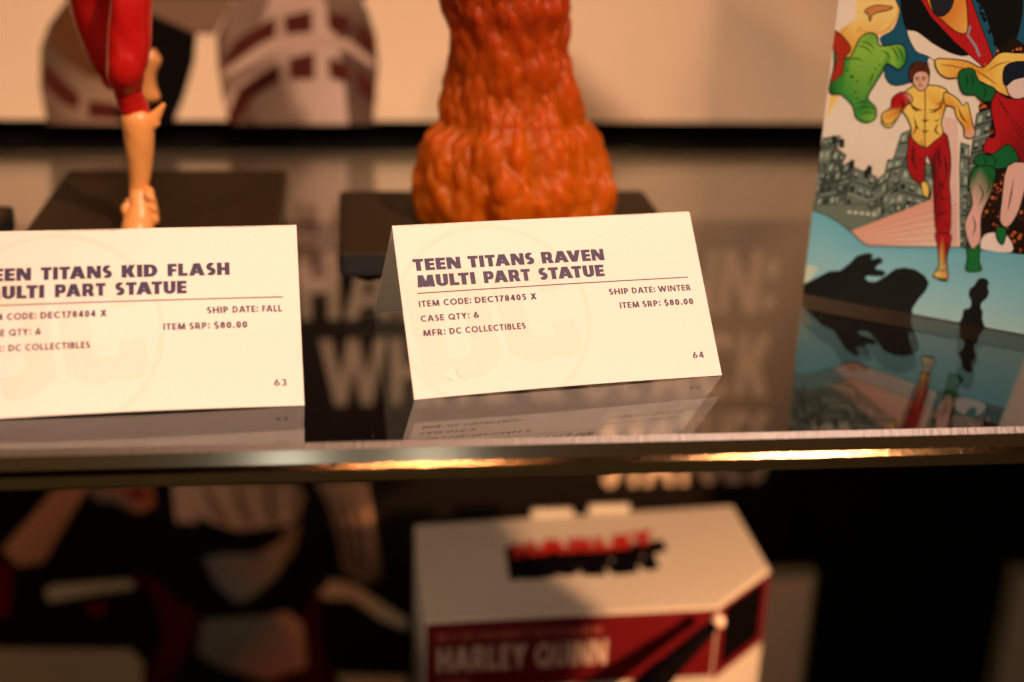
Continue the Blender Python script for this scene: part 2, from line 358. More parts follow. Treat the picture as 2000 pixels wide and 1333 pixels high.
# generic stand-in picture: pale and red flowing shapes on black, far out of focus
ART = []; ARC = []
def gp(pts, col):
    art(pts, col, 2.5, 0, 850)
    up = lambda c: tuple(min(v*k, .85) for v, k in zip(c, (1.7, 1.9, 2.2)))
    ARC[-1] = [up(c) for c in ARC[-1]] if isinstance(ARC[-1], list) else up(ARC[-1])
SK = (150, 96, 66)
gp([(10, 560), (270, 260), (440, 240), (330, 420), (215, 620), (90, 640)], [(170, 112, 76)]*3+[SK]*3)
gp([(430, 250), (740, 230), (760, 340), (680, 380), (560, 330), (470, 320)], [(120, 90, 70), (160, 90, 50), (160, 84, 50), (170, 100, 64), (90, 90, 80), (120, 90, 70)])
gp([(600, 270), (700, 250), (730, 300), (660, 320)], (110, 30, 16))
gp([(840, 230), (1450, 230), (1490, 300), (1460, 400), (1380, 450), (1220, 478), (1100, 450), (980, 400), (930, 460), (860, 420)], [(190, 150, 120), (110, 80, 56), (120, 86, 60), (130, 96, 66), (150, 110, 78), (160, 118, 86), (165, 124, 92), (160, 122, 94), (170, 130, 104), (190, 140, 110)])
gp([(1540, 230), (1790, 230), (1830, 480), (1870, 700), (1760, 740), (1680, 660), (1650, 500), (1600, 330)], [(110, 84, 64), (150, 112, 82), (140, 104, 76), (60, 42, 30), (90, 64, 46), (130, 94, 66), (120, 88, 64), (120, 90, 68)])
gp([(880, 420), (1000, 440), (1150, 470), (1400, 440), (1490, 400), (1480, 560), (1400, 700), (1240, 840), (1160, 860), (1040, 800), (940, 680)], (8, 6, 6))
gp([(990, 600), (1100, 575), (1250, 580), (1400, 500), (1400, 600), (1350, 690), (1240, 790), (1160, 826), (1060, 740)], [(92, 84, 74), (96, 88, 76), (104, 86, 66), (160, 110, 70), (150, 104, 70), (130, 94, 66), (100, 90, 78), (92, 86, 76), (86, 80, 72)])
for k in range(7): gp([(900+k*80, 240), (925+k*80, 240), (985+k*70, 330+k*8), (1060+k*60, 420+k*2), (1030+k*60, 425+k*2), (955+k*70, 340+k*8)], (112, 82, 60) if k % 2 else (176, 138, 108))
for k in range(3): gp([(1580+k*70, 240), (1600+k*70, 240), (1680+k*55, 420), (1720+k*40, 650), (1700+k*40, 650), (1650+k*55, 430)], (66, 46, 34))
gp([(1380, 470), (1470, 420), (1440, 560), (1370, 650)], (122, 84, 52))
gp([(215, 760), (260, 730), (640, 705), (660, 745), (420, 780), (240, 815)], (150, 134, 100))
gp([(640, 705), (750, 690), (860, 800), (960, 860), (940, 1000), (830, 1230), (700, 1230), (800, 980), (740, 760)], (58, 3, 3))
gp([(430, 820), (510, 820), (520, 870), (440, 880)], (90, 8, 8))
gp([(-40, 620), (60, 640), (50, 880), (-40, 900)], (80, 6, 8))
gp([(990, 900), (1300, 880), (1400, 860), (1480, 920), (1500, 1130), (1300, 1200), (1060, 1130), (960, 1060)], [(96, 88, 76), (100, 90, 74), (190, 120, 84), (190, 116, 82), (180, 108, 76), (150, 84, 60), (80, 74, 62), (90, 82, 70)])
gp([(1490, 880), (1560, 700), (1560, 960), (1620, 1230), (1280, 1230), (1400, 1160), (1510, 1130)], (64, 3, 3))
gp([(1555, 780), (1620, 700), (1740, 740), (1990, 900), (1990, 950), (1860, 900), (1720, 800), (1600, 800)], [(190, 140, 100)]*3+[(180, 165, 130)]*3+[(190, 140, 100)]*2)
gp([(-60, 1040), (640, 1045), (700, 1110), (690, 1400), (-60, 1400)], (150, 130, 96))
gp([(1640, 1170), (1990, 1180), (1990, 1300), (1700, 1260)], (190, 150, 112))
flat_mesh("printed_artwork", ART, wall_fn, poster_ink, banner, 2.4e-4, 3e-6, ARC, 0)

# ---- pale panels low on the wall
pale = mat("pale_panel_board", (0.85, 0.74, 0.58), 0.6, 0.2); add_grain(pale, 20, 0.08)
pe = mat("pale_panel_edge", (0.30, 0.28, 0.16), 0.5, 0.3)
for (xa, xb, zt, lab) in ((0.150, 0.2455, -0.2285, "pale upright panel behind the white and red package"),
                          (0.3560, 0.50, -0.2315, "pale upright panel at the lower right beyond the dark gap")):
    e = empty("display_panel", ((xa+xb)/2, WY-.012, -0.345)); tag(e, lab, "panel", "pale panels standing against the back wall")
    cx = (xa+xb)/2
    box("panel_face", (xa-cx+.0025, -.004, 0), (xb-cx-.0025, .004, zt+.345-.0025), pale, e)
    box("panel_trim", (xb-cx-.0024, -.0045, 0), (xb-cx, .0045, zt+.345), pe, e)
    box("panel_trim", (xa-cx, -.0045, 0), (xa-cx+.0024, .0045, zt+.345), pe, e)
    box("panel_trim", (xa-cx+.0025, -.0045, zt+.345-.0024), (xb-cx-.0025, .0045, zt+.345), pe, e)

# ------------------------------------------------------------------ tent cards
CW, CH = 0.0889, 0.0508
EMB_D = [[(0.5, 33.6), (13.5, 37.6), (19.5, 36.8), (22.9, 33.6), (18.2, 27), (14.5, 29), (8.4, 28.2)],
         [(22.9, 33.6), (26.1, 10.2), (18.2, 13.1), (16.4, 27), (18.2, 27)],
         [(26.1, 10.2), (20.6, 5.0), (16.3, 11.1), (18.2, 13.1)],
         [(20.6, 5.0), (3.9, 3.2), (11.2, 10.6), (16.3, 11.1)],
         [(3.9, 3.2), (0.5, 33.6), (8.4, 28.2), (11.2, 10.6)]]
EMB_C = [[(25.5, 31), (28.2, 10.4), (35.6, 16), (33.4, 28.4)],
         [(28.2, 10.4), (34.5, 7.2), (37.2, 14.8), (35.6, 16)],
         [(34.5, 7.2), (47.8, 9.1), (49.4, 13), (41.5, 15.1), (37.2, 14.8)],
         [(49.4, 13), (47.7, 20.1), (41.6, 19), (41.5, 15.1)],
         [(25.5, 31), (33.4, 28.4), (35.2, 30.6), (31, 37.6), (27.2, 35.2)],
         [(31, 37.6), (35.2, 30.6), (39.8, 31.2), (41, 38.4)],
         [(41, 38.4), (39.8, 31.2), (39.9, 27.9), (46.3, 28.8), (45.2, 36.2)]]
def clip_card(poly):
    """keep a polygon inside the card face (Sutherland-Hodgman), millimetres"""
    for ax, lim, sg in ((0, .15, 1), (0, 88.7, -1), (1, .2, 1), (1, 50.4, -1)):
        outp = []
        for i in range(len(poly)):
            a, b2 = poly[i-1], poly[i]
            ia, ib = sg*(a[ax]-lim) >= 0, sg*(b2[ax]-lim) >= 0
            if ia != ib:
                t = (lim-a[ax])/(b2[ax]-a[ax]); outp.append((a[0]+t*(b2[0]-a[0]), a[1]+t*(b2[1]-a[1])))
            if ib: outp.append(b2)
        poly = outp
        if not poly: return None
    return poly
def tent_card(x, y, yaw, tilt, label, t1, t2, item, ship, shipx, srpx, num, seed, sag):
    rs = np.random.default_rng(seed)
    e = empty("price_card", (x, y, 0), yaw); tag(e, label, "card", "folded statue price cards on the glass shelf")
    st, ct = math.sin(tilt), math.cos(tilt)
    bowl = lambda u: sag*math.sin(math.pi*min(max(u/88.9, 0), 1))          # the foot lifts a little in the middle
    def face(u, v, L):   # millimetres on the face -> local metres
        lift = bowl(u)*(1-v/50.8)
        U, Vv = u/1000, v/1000
        return (U, Vv*st - L*ct, Vv*ct + L*st + lift + 0.00012)
    NX, NY = 120, 14
    tear = np.cumsum(rs.normal(0, .035, NX+1)); tear -= np.linspace(tear[0], tear[-1], NX+1); tear += rs.normal(0, .045, NX+1)
    V = []; F = []
    for s in (0, 1):
        for j in range(NY+1):
            for i in range(NX+1):
                u, v = 88.9*i/NX, 50.8*j/NY
                if j == NY: v += tear[i]*.9
                V.append(face(u, v, 0 if s == 0 else -0.00028))
    n1 = (NX+1)*(NY+1)
    for j in range(NY):
        for i in range(NX):
            a = j*(NX+1)+i; F.append((a, a+1, a+NX+2, a+NX+1)); F.append((a+n1, a+NX+1+n1, a+NX+2+n1, a+1+n1))
    for i in range(NX):
        F.append((i, i+n1, i+1+n1, i+1)); t = NY*(NX+1)+i; F.append((t, t+1, t+1+n1, t+n1))
    for j in range(NY):
        a = j*(NX+1); F.append((a, a+NX+1, a+NX+1+n1, a+n1)); c = a+NX; F.append((c, c+n1, c+NX+1+n1, c+NX+1))
    obj_from("front_panel", V, F, [paper], e)
    V = []; F = []
    for s in (0, 1):
        for j in range(9):
            v = 50.6*j/8/1000; o = 0.0 if s == 0 else 0.00028
            for i in range(2):
                V.append((i*CW*(1-.002)+.0001, 2*CH*st - v*st - 0.0006*math.sin(j/8*math.pi) + o*ct + .0003, v*ct + o*st*.5 + .0001))
    for j in range(8):
        a = 2*j; F.append((a, a+2, a+3, a+1)); F.append((a+18, a+19, a+21, a+20)); F.append((a, a+18, a+20, a+2)); F.append((a+1, a+3, a+21, a+19))
    F.append((0, 1, 19, 18)); F.append((16, 34, 35, 17))
    obj_from("back_panel", V, F, [paper_in], e)
    # watermark: ring and two block letters
    cx, cy, ro, ri = 25.3, 22.0, 28.1, 26.5; ring = []
    for k in range(96):
        a0, a1 = 2*math.pi*k/96, 2*math.pi*(k+1)/96
        q = clip_card([(cx+ri*math.cos(a0), cy+ri*math.sin(a0)), (cx+ro*math.cos(a0), cy+ro*math.sin(a0)), (cx+ro*math.cos(a1), cy+ro*math.sin(a1)), (cx+ri*math.cos(a1), cy+ri*math.sin(a1))])
        if q: ring.append(q)
    flat_mesh("watermark_emblem", ring+[clip_card(p) for p in EMB_D+EMB_C], face, pale_ink, e, 6e-6, 0)
    B = (.36, .25)
    P = []
    for wd, wa, wb in t1: P += text_polys(wd, wa, wb, 36.9, 3.6, *B, .085)
    for wd, wa, wb in t2: P += text_polys(wd, wa, wb, 31.95, 3.65, *B, .085)
    flat_mesh("title_lettering", P, face, ink, e)
    flat_mesh("rule_line", [rect(4.6+79.9*k/24, 30.10, 4.6+79.9*(k+1)/24, 30.42) for k in range(24)], face, ink, e, 3e-5, 0)
    Mw = (.25, .205)
    P = []
    def words(text, ua, ub, v, fr):
        o3 = []
        for wd, (fa, fb) in zip(text.split(" "), fr): o3 += text_polys(wd, ua+(ub-ua)*fa, ua+(ub-ua)*fb, v, 1.85, *Mw, .15)
        return o3
    six4 = num == "64"; xa = 4.6 if six4 else 6.9
    P += words(item, xa, 38.3 if six4 else 38.6, 26.2, ((0, .174), (.206, .441), (.470, .911), (.945, 1)))
    P += words("CASE QTY: 6", xa, 21.0 if six4 else 22.0, 21.85, ((0, .40), (.471, .837), (.905, 1)))
    P += words("MFR: DC COLLECTIBLES", xa+.1, 33.8 if six4 else 34.3, 17.65, ((0, .217), (.254, .370), (.407, 1)))
    P += words(ship, shipx[0], shipx[1], 26.15, ((0, .236), (.278, .564), (.596, 1)) if num == "64" else ((0, .284), (.34, .682), (.734, 1)))
    P += words("ITEM SRP: $80.00", srpx[0], srpx[1], 21.85, ((0, .263), (.305, .553), (.6, 1)))
    flat_mesh("detail_lettering", P, face, ink, e)
    flat_mesh("card_number", text_polys(num, 81.2, 84.6, 5.5, 1.9, .20, .17, .16), face, ink, e)
    return e
tent_card(0.01749, 0.33972, R_(8.24), R_(40.7), "folded white card numbered 64, standing before the amber pillar statue",
          (("TEEN", 4.4, 17.95), ("TITANS", 20.1, 39.3), ("RAVEN", 41.5, 60.2)), (("MULTI", 4.9, 21.5), ("PART", 23.9, 37.5), ("STATUE", 39.9, 59.4)), "ITEM CODE: DEC178405 X", "SHIP DATE: WINTER", (59.7, 84.6), (62.2, 84.6), "64", 3, .00045)
tent_card(-0.1004, 0.3320, R_(3.49), R_(37.8), "folded white card numbered 63, standing before the statue with the red leg",
          (("TEEN", 6.55, 19.4), ("TITANS", 21.8, 39.95), ("KID", 42.4, 51.7), ("FLASH", 54.3, 70.6)), (("MULTI", 7.0, 22.75), ("PART", 25.4, 38.35), ("STATUE", 40.7, 59.2)), "ITEM CODE: DEC178404 X", "SHIP DATE: FALL", (64.3, 84.1), (53.0, 74.8), "63", 5, .0005)

# ------------------------------------------------------------------ statue bases
def plaque(parent, x0, y0, x1, y1, zb, zt, bev=0.0024):
    p = box("base_plate", (x0, y0, zb), (x1, y1, zt), [plaque_m], parent, bev, 3)
    p.data.materials.append(plaque_side)
    for f in p.data.polygons:
        if abs(f.normal.z) < 0.3: f.material_index = 1
    for fx in (x0+.010, x1-.010):
        for fy in (y0+.010, y1-.010):
            bm = bmesh.new(); bmesh.ops.create_cone(bm, cap_ends=True, segments=24, radius1=.0042, radius2=.0046, depth=zb-.0002, matrix=Matrix.Translation((fx, fy, zb/2+.0001)))
            bm_obj("rubber_foot", bm, black, parent, True)
    return p

# ---- loft helper
def cr(P, n):
    P = np.array(P, float); out = []
    Q = np.vstack([2*P[0]-P[1], P, 2*P[-1]-P[-2]])
    for i in range(1, len(Q)-2):
        for k in range(n):
            t = k/n; a, b2, c, d = Q[i-1], Q[i], Q[i+1], Q[i+2]
            out.append(.5*((2*b2)+(-a+c)*t+(2*a-5*b2+4*c-d)*t*t+(-a+3*b2-3*c+d)*t**3))
    out.append(P[-1]); return np.array(out)
def loft(name, rows, m, parent, seg=28, sub=5, wrinkle=0.0, seed=1, taper_ends=True):
    """rows: (x, y, z, rx, ry) centre and radii"""
    S = cr(rows, sub); rs = np.random.default_rng(seed); ph = rs.uniform(0, 6.28, 6)
    V = []; F = []
    up = np.array([0, 0, 1.])
    for i, r in enumerate(S):
        c = r[:3]; t = S[min(i+1, len(S)-1), :3]-S[max(i-1, 0), :3]; t /= np.linalg.norm(t)+1e-9
        a = np.array([1., 0, 0]); a = a-t*(a@t); a /= np.linalg.norm(a); b2 = np.cross(t, a)
        for k in range(seg):
            th = 2*math.pi*k/seg
            wv = 1+wrinkle*(math.sin(3*th+i*.35+ph[0])*.5+math.sin(2*th-i*.22+ph[1])+.4*math.sin(5*th+i*.6+ph[2]))
            V.append(c+a*r[3]*wv*math.cos(th)+b2*r[4]*wv*math.sin(th))
    for i in range(len(S)-1):
        for k in range(seg):
            F.append((i*seg+k, i*seg+(k+1) % seg, (i+1)*seg+(k+1) % seg, (i+1)*seg+k))
    F.append(tuple(range(seg))[::-1]); F.append(tuple(range((len(S)-1)*seg, len(S)*seg)))
    bm = bmesh.new(); vs = [bm.verts.new(v) for v in V]
    for f in F: bm.faces.new([vs[i] for i in f])
    bmesh.ops.recalc_face_normals(bm, faces=bm.faces)
    return bm_obj(name, bm, m, parent, True)
def rows_px(tab, Y, depth=0.9, yoff=None):
    out = []
    for i, (py, a, b2) in enumerate(tab):
        A, B2 = on_y(a, py, Y), on_y(b2, py, Y); c = (A+B2)/2; r = np.linalg.norm(A-B2)/2
        out.append((c[0], Y+(yoff[i] if yoff else 0), c[2], r, r*depth))
    return out

# ---- the statue with the red leg
red = mat("glossy_red_paint", (0.50, 0.009, 0.007), 0.27, 0.55)
add_grain(red, 60, 0.18, 0.15, 300)
yel = mat("yellow_boot_paint", (0.84, 0.39, 0.115), 0.36, 0.5); add_grain(yel, 90, 0.12, 0.15, 400)
LY = 0.4545
s1 = empty("statue", (0, 0, 0)); tag(s1, "figurine with glossy red trouser leg and yellow boot on black base", "statue", "statues on the glass shelf")
plaque(s1, -0.1065, 0.432, -0.0225, 0.5345, 0.0030, 0.0120)
leg = rows_px([(-160, 232, 330), (-100, 222, 318), (-50, 216, 304), (0, 214, 298), (60, 213, 297), (100, 211, 293), (130, 210, 288), (150, 213, 283), (170, 219, 278), (190, 225, 281), (215, 231, 290), (245, 239, 296)], LY, .95,
              [.012, .008, .004, 0, -.001, -.002, -.003, -.002, 0, .001, .002, .002])
loft("trouser_leg", leg, red, s1, 40, 8, .028, 4)
loft("boot", rows_px([(228, 240, 298), (238, 236, 300), (260, 239, 302), (285, 243, 301), (310, 247, 298), (340, 251, 294), (370, 252, 290), (388, 250, 294), (405, 249, 300), (425, 246, 303), (440, 241, 304), (452, 238, 303)], LY, .95,
     [.002, .001, .001, .001, .001, .001, .001, .0, -.001, -.003, -.005, -.006]), yel, s1, 36, 6, .022, 9)
# soft folds over the outer ankle
for qa, qb, rr2 in (((291, 372), (297, 392), .0020), ((296, 392), (300, 412), .0022), ((299, 408), (303, 432), .0022), ((252, 396), (246, 420), .0016)):
    p0, p1 = on_y(*qa, LY-.001), on_y(*qb, LY-.003)
    loft("boot_fold", [(*(p0+np.array([-.001, 0, .001])), .0004, .0004), (*p0, rr2*.7, rr2*.7), (*((p0+p1)/2+np.array([-.0006, 0, 0])), rr2, rr2), (*p1, rr2*.6, rr2*.6), (*(p1+np.array([-.001, 0, -.001])), .0003, .0003)], yel, s1, 14, 5)
# pointed flap at the boot top
tip, root = on_y(321, 203, LY), on_y(297, 236, LY)
loft("boot_flap", [(*(root+np.array([-.001, 0, -.002])), .0022, .0016), (*root, .0024, .0016), (*((root*.5+tip*.5)), .0015, .0011), (*tip, .0006, .0006)], yel, s1, 16, 5)
bl = on_y(305, 241, LY)
bm = bmesh.new(); bmesh.ops.create_uvsphere(bm, u_segments=16, v_segments=10, radius=.0013, matrix=Matrix.Translation(Vector(bl)))
bm_obj("cuff_stud", bm, yel, s1, True)
# the other leg: dark thigh to the left, bent knee, shin going back, boot behind
RY = 0.478
th = rows_px([(-160, 120, 300), (-90, 122, 270), (-30, 130, 250), (30, 142, 240), (80, 156, 236), (120, 170, 232), (150, 185, 229), (172, 198, 226)], RY, .9, [-.01, -.006, -.002, 0, .002, .004, .006, .007])
kx, ky, kz = th[-1][:3]
th += [(kx+.004, ky+.008, kz+.000, .0036, .0050)]
loft("trouser_leg", th, red, s1, 36, 6, .02, 12)
a = on_y(286, 200, 0.497); b2 = on_y(290, 96, 0.497)
loft("trouser_leg", [(kx-.002, ky-.002, kz+.006, .0055, .0055), (kx+.004, ky+.004, kz+.010, .0055, .0055), (a[0]-.004, .492, kz+.016, .005, .005)], red, s1, 20, 5)
d = (b2-a)
loft("boot", [(*(a), .0026, .0026), (*(a+d*.12), .0046, .004), (*(a+d*.35), .0032, .0036), (*(a+d*.55), .0030, .0036), (*(a+d*.82), .0044, .004), (*b2, .0026, .0026)], yel, s1, 20, 6, .04, 3)

# ---- neighbouring base at the left edge
s0 = empty("statue", (0, 0, 0)); tag(s0, "black rounded statue base cut off by the left edge", "statue", "statues on the glass shelf")
plaque(s0, -0.20, 0.4555, -0.1155, 0.486, 0.0030, 0.0120, .0022)

# ---- amber flame pillar
s2 = empty("statue", (0, 0, 0)); tag(s2, "translucent amber flame pillar on black base behind card 64", "statue", "statues on the glass shelf")
plaque(s2, -0.0025, 0.4300, 0.1135, 0.5045, 0.0030, 0.0120)
tab = [(440, 822, 1178), (415, 806, 1195), (385, 801, 1202), (355, 800, 1203), (330, 805, 1195), (300, 812, 1176), (275, 820, 1170), (257, 828, 1163), (243, 852, 1152), (234, 862, 1140), (205, 866, 1134), (172, 873, 1127), (120, 883, 1118), (90, 884, 1106), (48, 876, 1110), (20, 864, 1116), (0, 858, 1116), (-80, 850, 1132), (-180, 852, 1130), (-320, 885, 1100), (-480, 930, 1055), (-620, 975, 1010)]
PY = 0.470
rows = rows_px(tab, PY, .80); zs = np.array([r[2] for r in rows]); cxs = np.array([r[0] for r in rows]); rxs = np.array([r[3] for r in rows])
o_ = np.argsort(zs); zs, cxs, rxs = zs[o_], cxs[o_], rxs[o_]
NS, NT = 300, 420
zz = np.linspace(0.0119, zs[-1], NS); cx = np.interp(zz, zs, cxs); rx = np.interp(zz, zs, rxs)*.975
def lobes(scale, tall, n, seed, sharp):
    r = np.random.default_rng(seed)
    Z0, Z1 = zz[0]-.01, zz[-1]+.01
    sz = r.uniform(Z0, Z1, n); st_ = r.uniform(0, 2*math.pi, n)
    thv = np.linspace(0, 2*math.pi, NT, endpoint=False); Hh = np.zeros((NS, NT)); am = r.uniform(.3, 1.15, n)
    for i in range(NS):
        rad = rx[i]; dz = (zz[i]-sz)
        m = np.abs(dz) < scale*tall*2.2
        if not m.any(): continue
        dth = (thv[None, :]-st_[m][:, None]+math.pi) % (2*math.pi)-math.pi
        dx = dth*rad; dzz = dz[m][:, None]
        narrow = np.where(dzz > 0, 1+1.1*np.clip(dzz/(scale*tall), 0, 2), 1.0)   # pointed upwards
        dd = np.sqrt((dx*narrow/scale)**2 + (dzz/(scale*tall))**2)
        h = (np.clip(1-dd**2, 0, 1))**.55*am[m][:, None]
        Hh[i] = h.max(0)
    return Hh
disp = .0032*lobes(.0092, 1.4, 220, 21, 1)+.0018*lobes(.0048, 1.7, 700, 22, 1)+.0012*lobes(.0025, 1.9, 1800, 23, 1)-.0034
thv = np.linspace(0, 2*math.pi, NT, endpoint=False)
X = cx[:, None]+(rx[:, None]+disp)*np.cos(thv)[None]; Yy = PY+(rx[:, None]*.80+disp)*np.sin(thv)[None]; Z = np.repeat(zz[:, None], NT, 1)+disp*.5
Z[0] = 0.0119
V = np.stack([X, Yy, Z], -1).reshape(-1, 3)
i, k = np.meshgrid(np.arange(NS-1), np.arange(NT), indexing='ij'); k2 = (k+1) % NT
Fq = np.stack([i*NT+k, i*NT+k2, (i+1)*NT+k2, (i+1)*NT+k], -1).reshape(-1, 4)
resin = mat("amber_resin", (0.80, 0.17, 0.012), 0.42, 0.5)
n, l, b = nodes(resin)
b.inputs['Specular IOR Level'].default_value = 0.20; b.inputs['Subsurface Weight'].default_value = 0.95; b.inputs['Subsurface Radius'].default_value = (1.0, 0.22, 0.03); b.inputs['Subsurface Scale'].default_value = 0.016
b.inputs['Coat Weight'].default_value = 0.0; b.inputs['Coat Roughness'].default_value = 0.2
me = bpy.data.meshes.new("flame_column"); me.from_pydata(V.tolist(), [], Fq.tolist()+[list(range(NT))[::-1], list(range((NS-1)*NT, NS*NT))])
fc = link("flame_column", me, s2, [resin]); me.polygons.foreach_set('use_smooth', [True]*len(me.polygons))
# colour: yellower towards the foot, darker and redder towards the top, broken by noise
tc = n.new('ShaderNodeTexCoord'); sx = n.new('ShaderNodeSeparateXYZ'); l.new(tc.outputs['Object'], sx.inputs[0])
mr = n.new('ShaderNodeMapRange'); mr.inputs['From Min'].default_value = 0.012; mr.inputs['From Max'].default_value = 0.085
l.new(sx.outputs['Z'], mr.inputs['Value'])
nz = n.new('ShaderNodeTexNoise'); nz.inputs['Scale'].default_value = 55; l.new(tc.outputs['Object'], nz.inputs['Vector'])
ad = n.new('ShaderNodeMath'); ad.operation = 'MULTIPLY_ADD'; ad.inputs[1].default_value = .7; ad.inputs[2].default_value = -.35; l.new(nz.outputs['Fac'], ad.inputs[0])
a2 = n.new('ShaderNodeMath'); a2.operation = 'ADD'; a2.use_clamp = True; l.new(mr.outputs[0], a2.inputs[0]); l.new(ad.outputs[0], a2.inputs[1])
rp = n.new('ShaderNodeValToRGB'); rp.color_ramp.elements[0].color = (0.50, 0.120, 0.002, 1); rp.color_ramp.elements[1].color = (0.33, 0.040, 0.001, 1)
l.new(a2.outputs[0], rp.inputs[0]); l.new(rp.outputs[0], b.inputs['Base Color'])

# ------------------------------------------------------------------ comic-style board at right
BL = on_z(1568, 574, 0.0003); BRt = on_z(2000, 653, 0.0003)
be = BRt-BL; be[2] = 0; be /= np.linalg.norm(be); bn = np.array([be[1], -be[0], 0.0])   # towards the camera
if bn[1] > 0: bn = -bn
lean = R_(1.5); bv = np.array([0, 0, 1.0])*math.cos(lean)-bn*math.sin(lean); bn = bn*math.cos(lean)+np.array([0, 0, 1.])*math.sin(lean)
def to_board(px, py):
    d = ray(px, py); t = ((BL-O0)@bn)/(d@bn); P = O0+d*t-BL; return (float(P@be), float(P@bv))
board = empty("picture_board", tuple(BL)); tag(board, "upright glossy picture board with running figures over a pale blue ground", "picture board")
def bfn(u, v, L): return tuple(be*u+bv*v+bn*L)
BWd, BHt = 0.172, 0.26
V = [bfn(u, v, L) for L in (0, -0.0022) for u, v in ((0, 0), (BWd, 0), (BWd, BHt), (0, BHt))]
obj_from("backing_board", V, [(0, 1, 2, 3), (7, 6, 5, 4), (0, 4, 5, 1), (1, 5, 6, 2), (2, 6, 7, 3), (3, 7, 4, 0)], [mat("board_edge", (0.10, 0.07, 0.04), 0.5, 0.3)], board)
CP = []; CC = []
def unlit(c):      # ink reflectance for a colour seen under the case's warm lamps
    q = s2l(c); return (min(q[0]*.92, .9), min(q[1]/.80, .9), min(q[2]/.66, .9))
def clipb(poly):
    for ax, lim, sg in ((0, 0.0, 1), (0, BWd, -1), (1, 0.0, 1), (1, BHt, -1)):
        o2 = []
        for i in range(len(poly)):
            a, b3 = poly[i-1], poly[i]; ia, ib = sg*(a[0][ax]-lim) >= -1e-9, sg*(b3[0][ax]-lim) >= -1e-9
            if ia != ib:
                t = (lim-a[0][ax])/(b3[0][ax]-a[0][ax])
                o2.append((tuple(a[0][q]+t*(b3[0][q]-a[0][q]) for q in (0, 1)), tuple(a[1][q]+t*(b3[1][q]-a[1][q]) for q in range(3))))
            if ib: o2.append(b3)
        poly = o2
        if len(poly) < 3: return None
    return poly
def cpoly(pts, col, ol=0.0, smooth=0, z=None, raw=False):
    """pts traced in photo pixels (or board metres when raw); col one colour or one per point; ol outline width in px"""
    n0 = len(pts); cols = [unlit(c) for c in col] if isinstance(col, list) else [unlit(col)]*n0
    if smooth:
        q = np.array([list(p)+list(c) for p, c in zip(pts, cols)]); Q = np.vstack([q[-1:], q, q[:2]]); o2 = []
        for i in range(1, n0+1):
            for k in range(smooth):
                t = k/smooth; a, b3, c, d = Q[i-1], Q[i], Q[i+1], Q[i+2]
                o2.append(.5*((2*b3)+(-a+c)*t+(2*a-5*b3+4*c-d)*t*t+(-a+3*b3-3*c+d)*t**3))
        pts = [tuple(r[:2]) for r in o2]; cols = [tuple(np.clip(r[2:], 0, 1)) for r in o2]
    uv = [p if raw else to_board(*p) for p in pts]
    cl = clipb(list(zip(uv, cols)))
    if cl: CP.append([c[0] for c in cl]); CC.append([c[1] for c in cl])
    if ol: cline(pts+[pts[0]], ol)
def cline(pts, wd=2.0, col=(16, 12, 10), taper=False, smooth=0):
    if smooth:
        pts = [tuple(r) for r in cr(pts, smooth)]
    P = np.array(pts, float); n0 = len(P); Lh, Rh = [], []
    for i in range(n0):
        t = P[min(i+1, n0-1)]-P[max(i-1, 0)]; t = t/(np.hypot(*t)+1e-9); nn = np.array([-t[1], t[0]])
        hw = wd/2*(math.sin(math.pi*(i+.3)/(n0-.4)) if taper else 1)
        Lh.append(P[i]+nn*hw); Rh.append(P[i]-nn*hw)
    for i in range(n0-1):
        q = [tuple(Lh[i]), tuple(Rh[i]), tuple(Rh[i+1]), tuple(Lh[i+1])]
        uv = [to_board(*p) for p in q]; cl = clipb([(u, unlit(col)) for u in uv])
        if cl: CP.append([c[0] for c in cl]); CC.append([c[1] for c in cl])
Z3 = lambda pts, s=3.332, ox=1500, oy=0: [(ox+a/s, oy+b/s) for a, b in pts]
SKY = (244, 214, 186)
cpoly([(0, 0), (BWd, 0), (BWd, BHt), (0, BHt)], SKY, raw=True)
# yellow burst
YB, YD = (250, 206, 120), (236, 168, 70)
cpoly(Z3([(380, 780), (470, 190), (560, 120), (600, -200), (830, -200), (860, 60), (800, 190), (700, 240), (560, 330), (480, 600)]), [YB, YD, YB, YB, YB, YB, YD, YB, YD, YB])
cpoly(Z3([(330, 780), (470, 195), (588, 110), (470, -60), (300, -60)]), SKY)
for k in range(26):
    a = R_(-60+k*7.5); c = (690, 60); r0, r1 = 150, 185+(k*37 % 30)
    cpoly(Z3([(c[0]+r0*math.cos(a-.06), c[1]+r0*math.sin(a-.06)), (c[0]+r1*math.cos(a), c[1]+r1*math.sin(a)), (c[0]+r0*math.cos(a+.06), c[1]+r0*math.sin(a+.06))]), YD)
# teal sail, black plume, red banner
TEAL = (24, 82, 104)
cpoly(Z3([(860, -120), (1700, -200), (1700, 420), (1480, 420), (1300, 360), (1060, 370), (1035, 430), (960, 520), (830, 560), (760, 500), (760, 330), (730, 250), (820, 190), (860, 60)]), TEAL, 2, 3)
cpoly(Z3([(905, 195), (1000, 220), (1100, 300), (1290, 352), (1420, 430), (1440, 520), (1200, 480), (1050, 372), (960, 330)]), SKY, 1.5, 4)
cpoly(Z3([(870, -80), (1000, 10), (1130, 160), (1290, 352), (1200, 352), (1080, 290), (970, 210), (900, 190), (868, 80)]), (10, 9, 10), 0, 4)
for k in range(15):
    t = k/14; x, y = 1010+t*270, 30+t*310
    cpoly(Z3([(x, y), (x+34, y+8), (x+12, y+30)]), (10, 9, 10))
cpoly(Z3([(960, -60), (1300, -60), (1470, 390), (1400, 438), (1210, 270), (1060, 110)]), (190, 26, 26), 2)
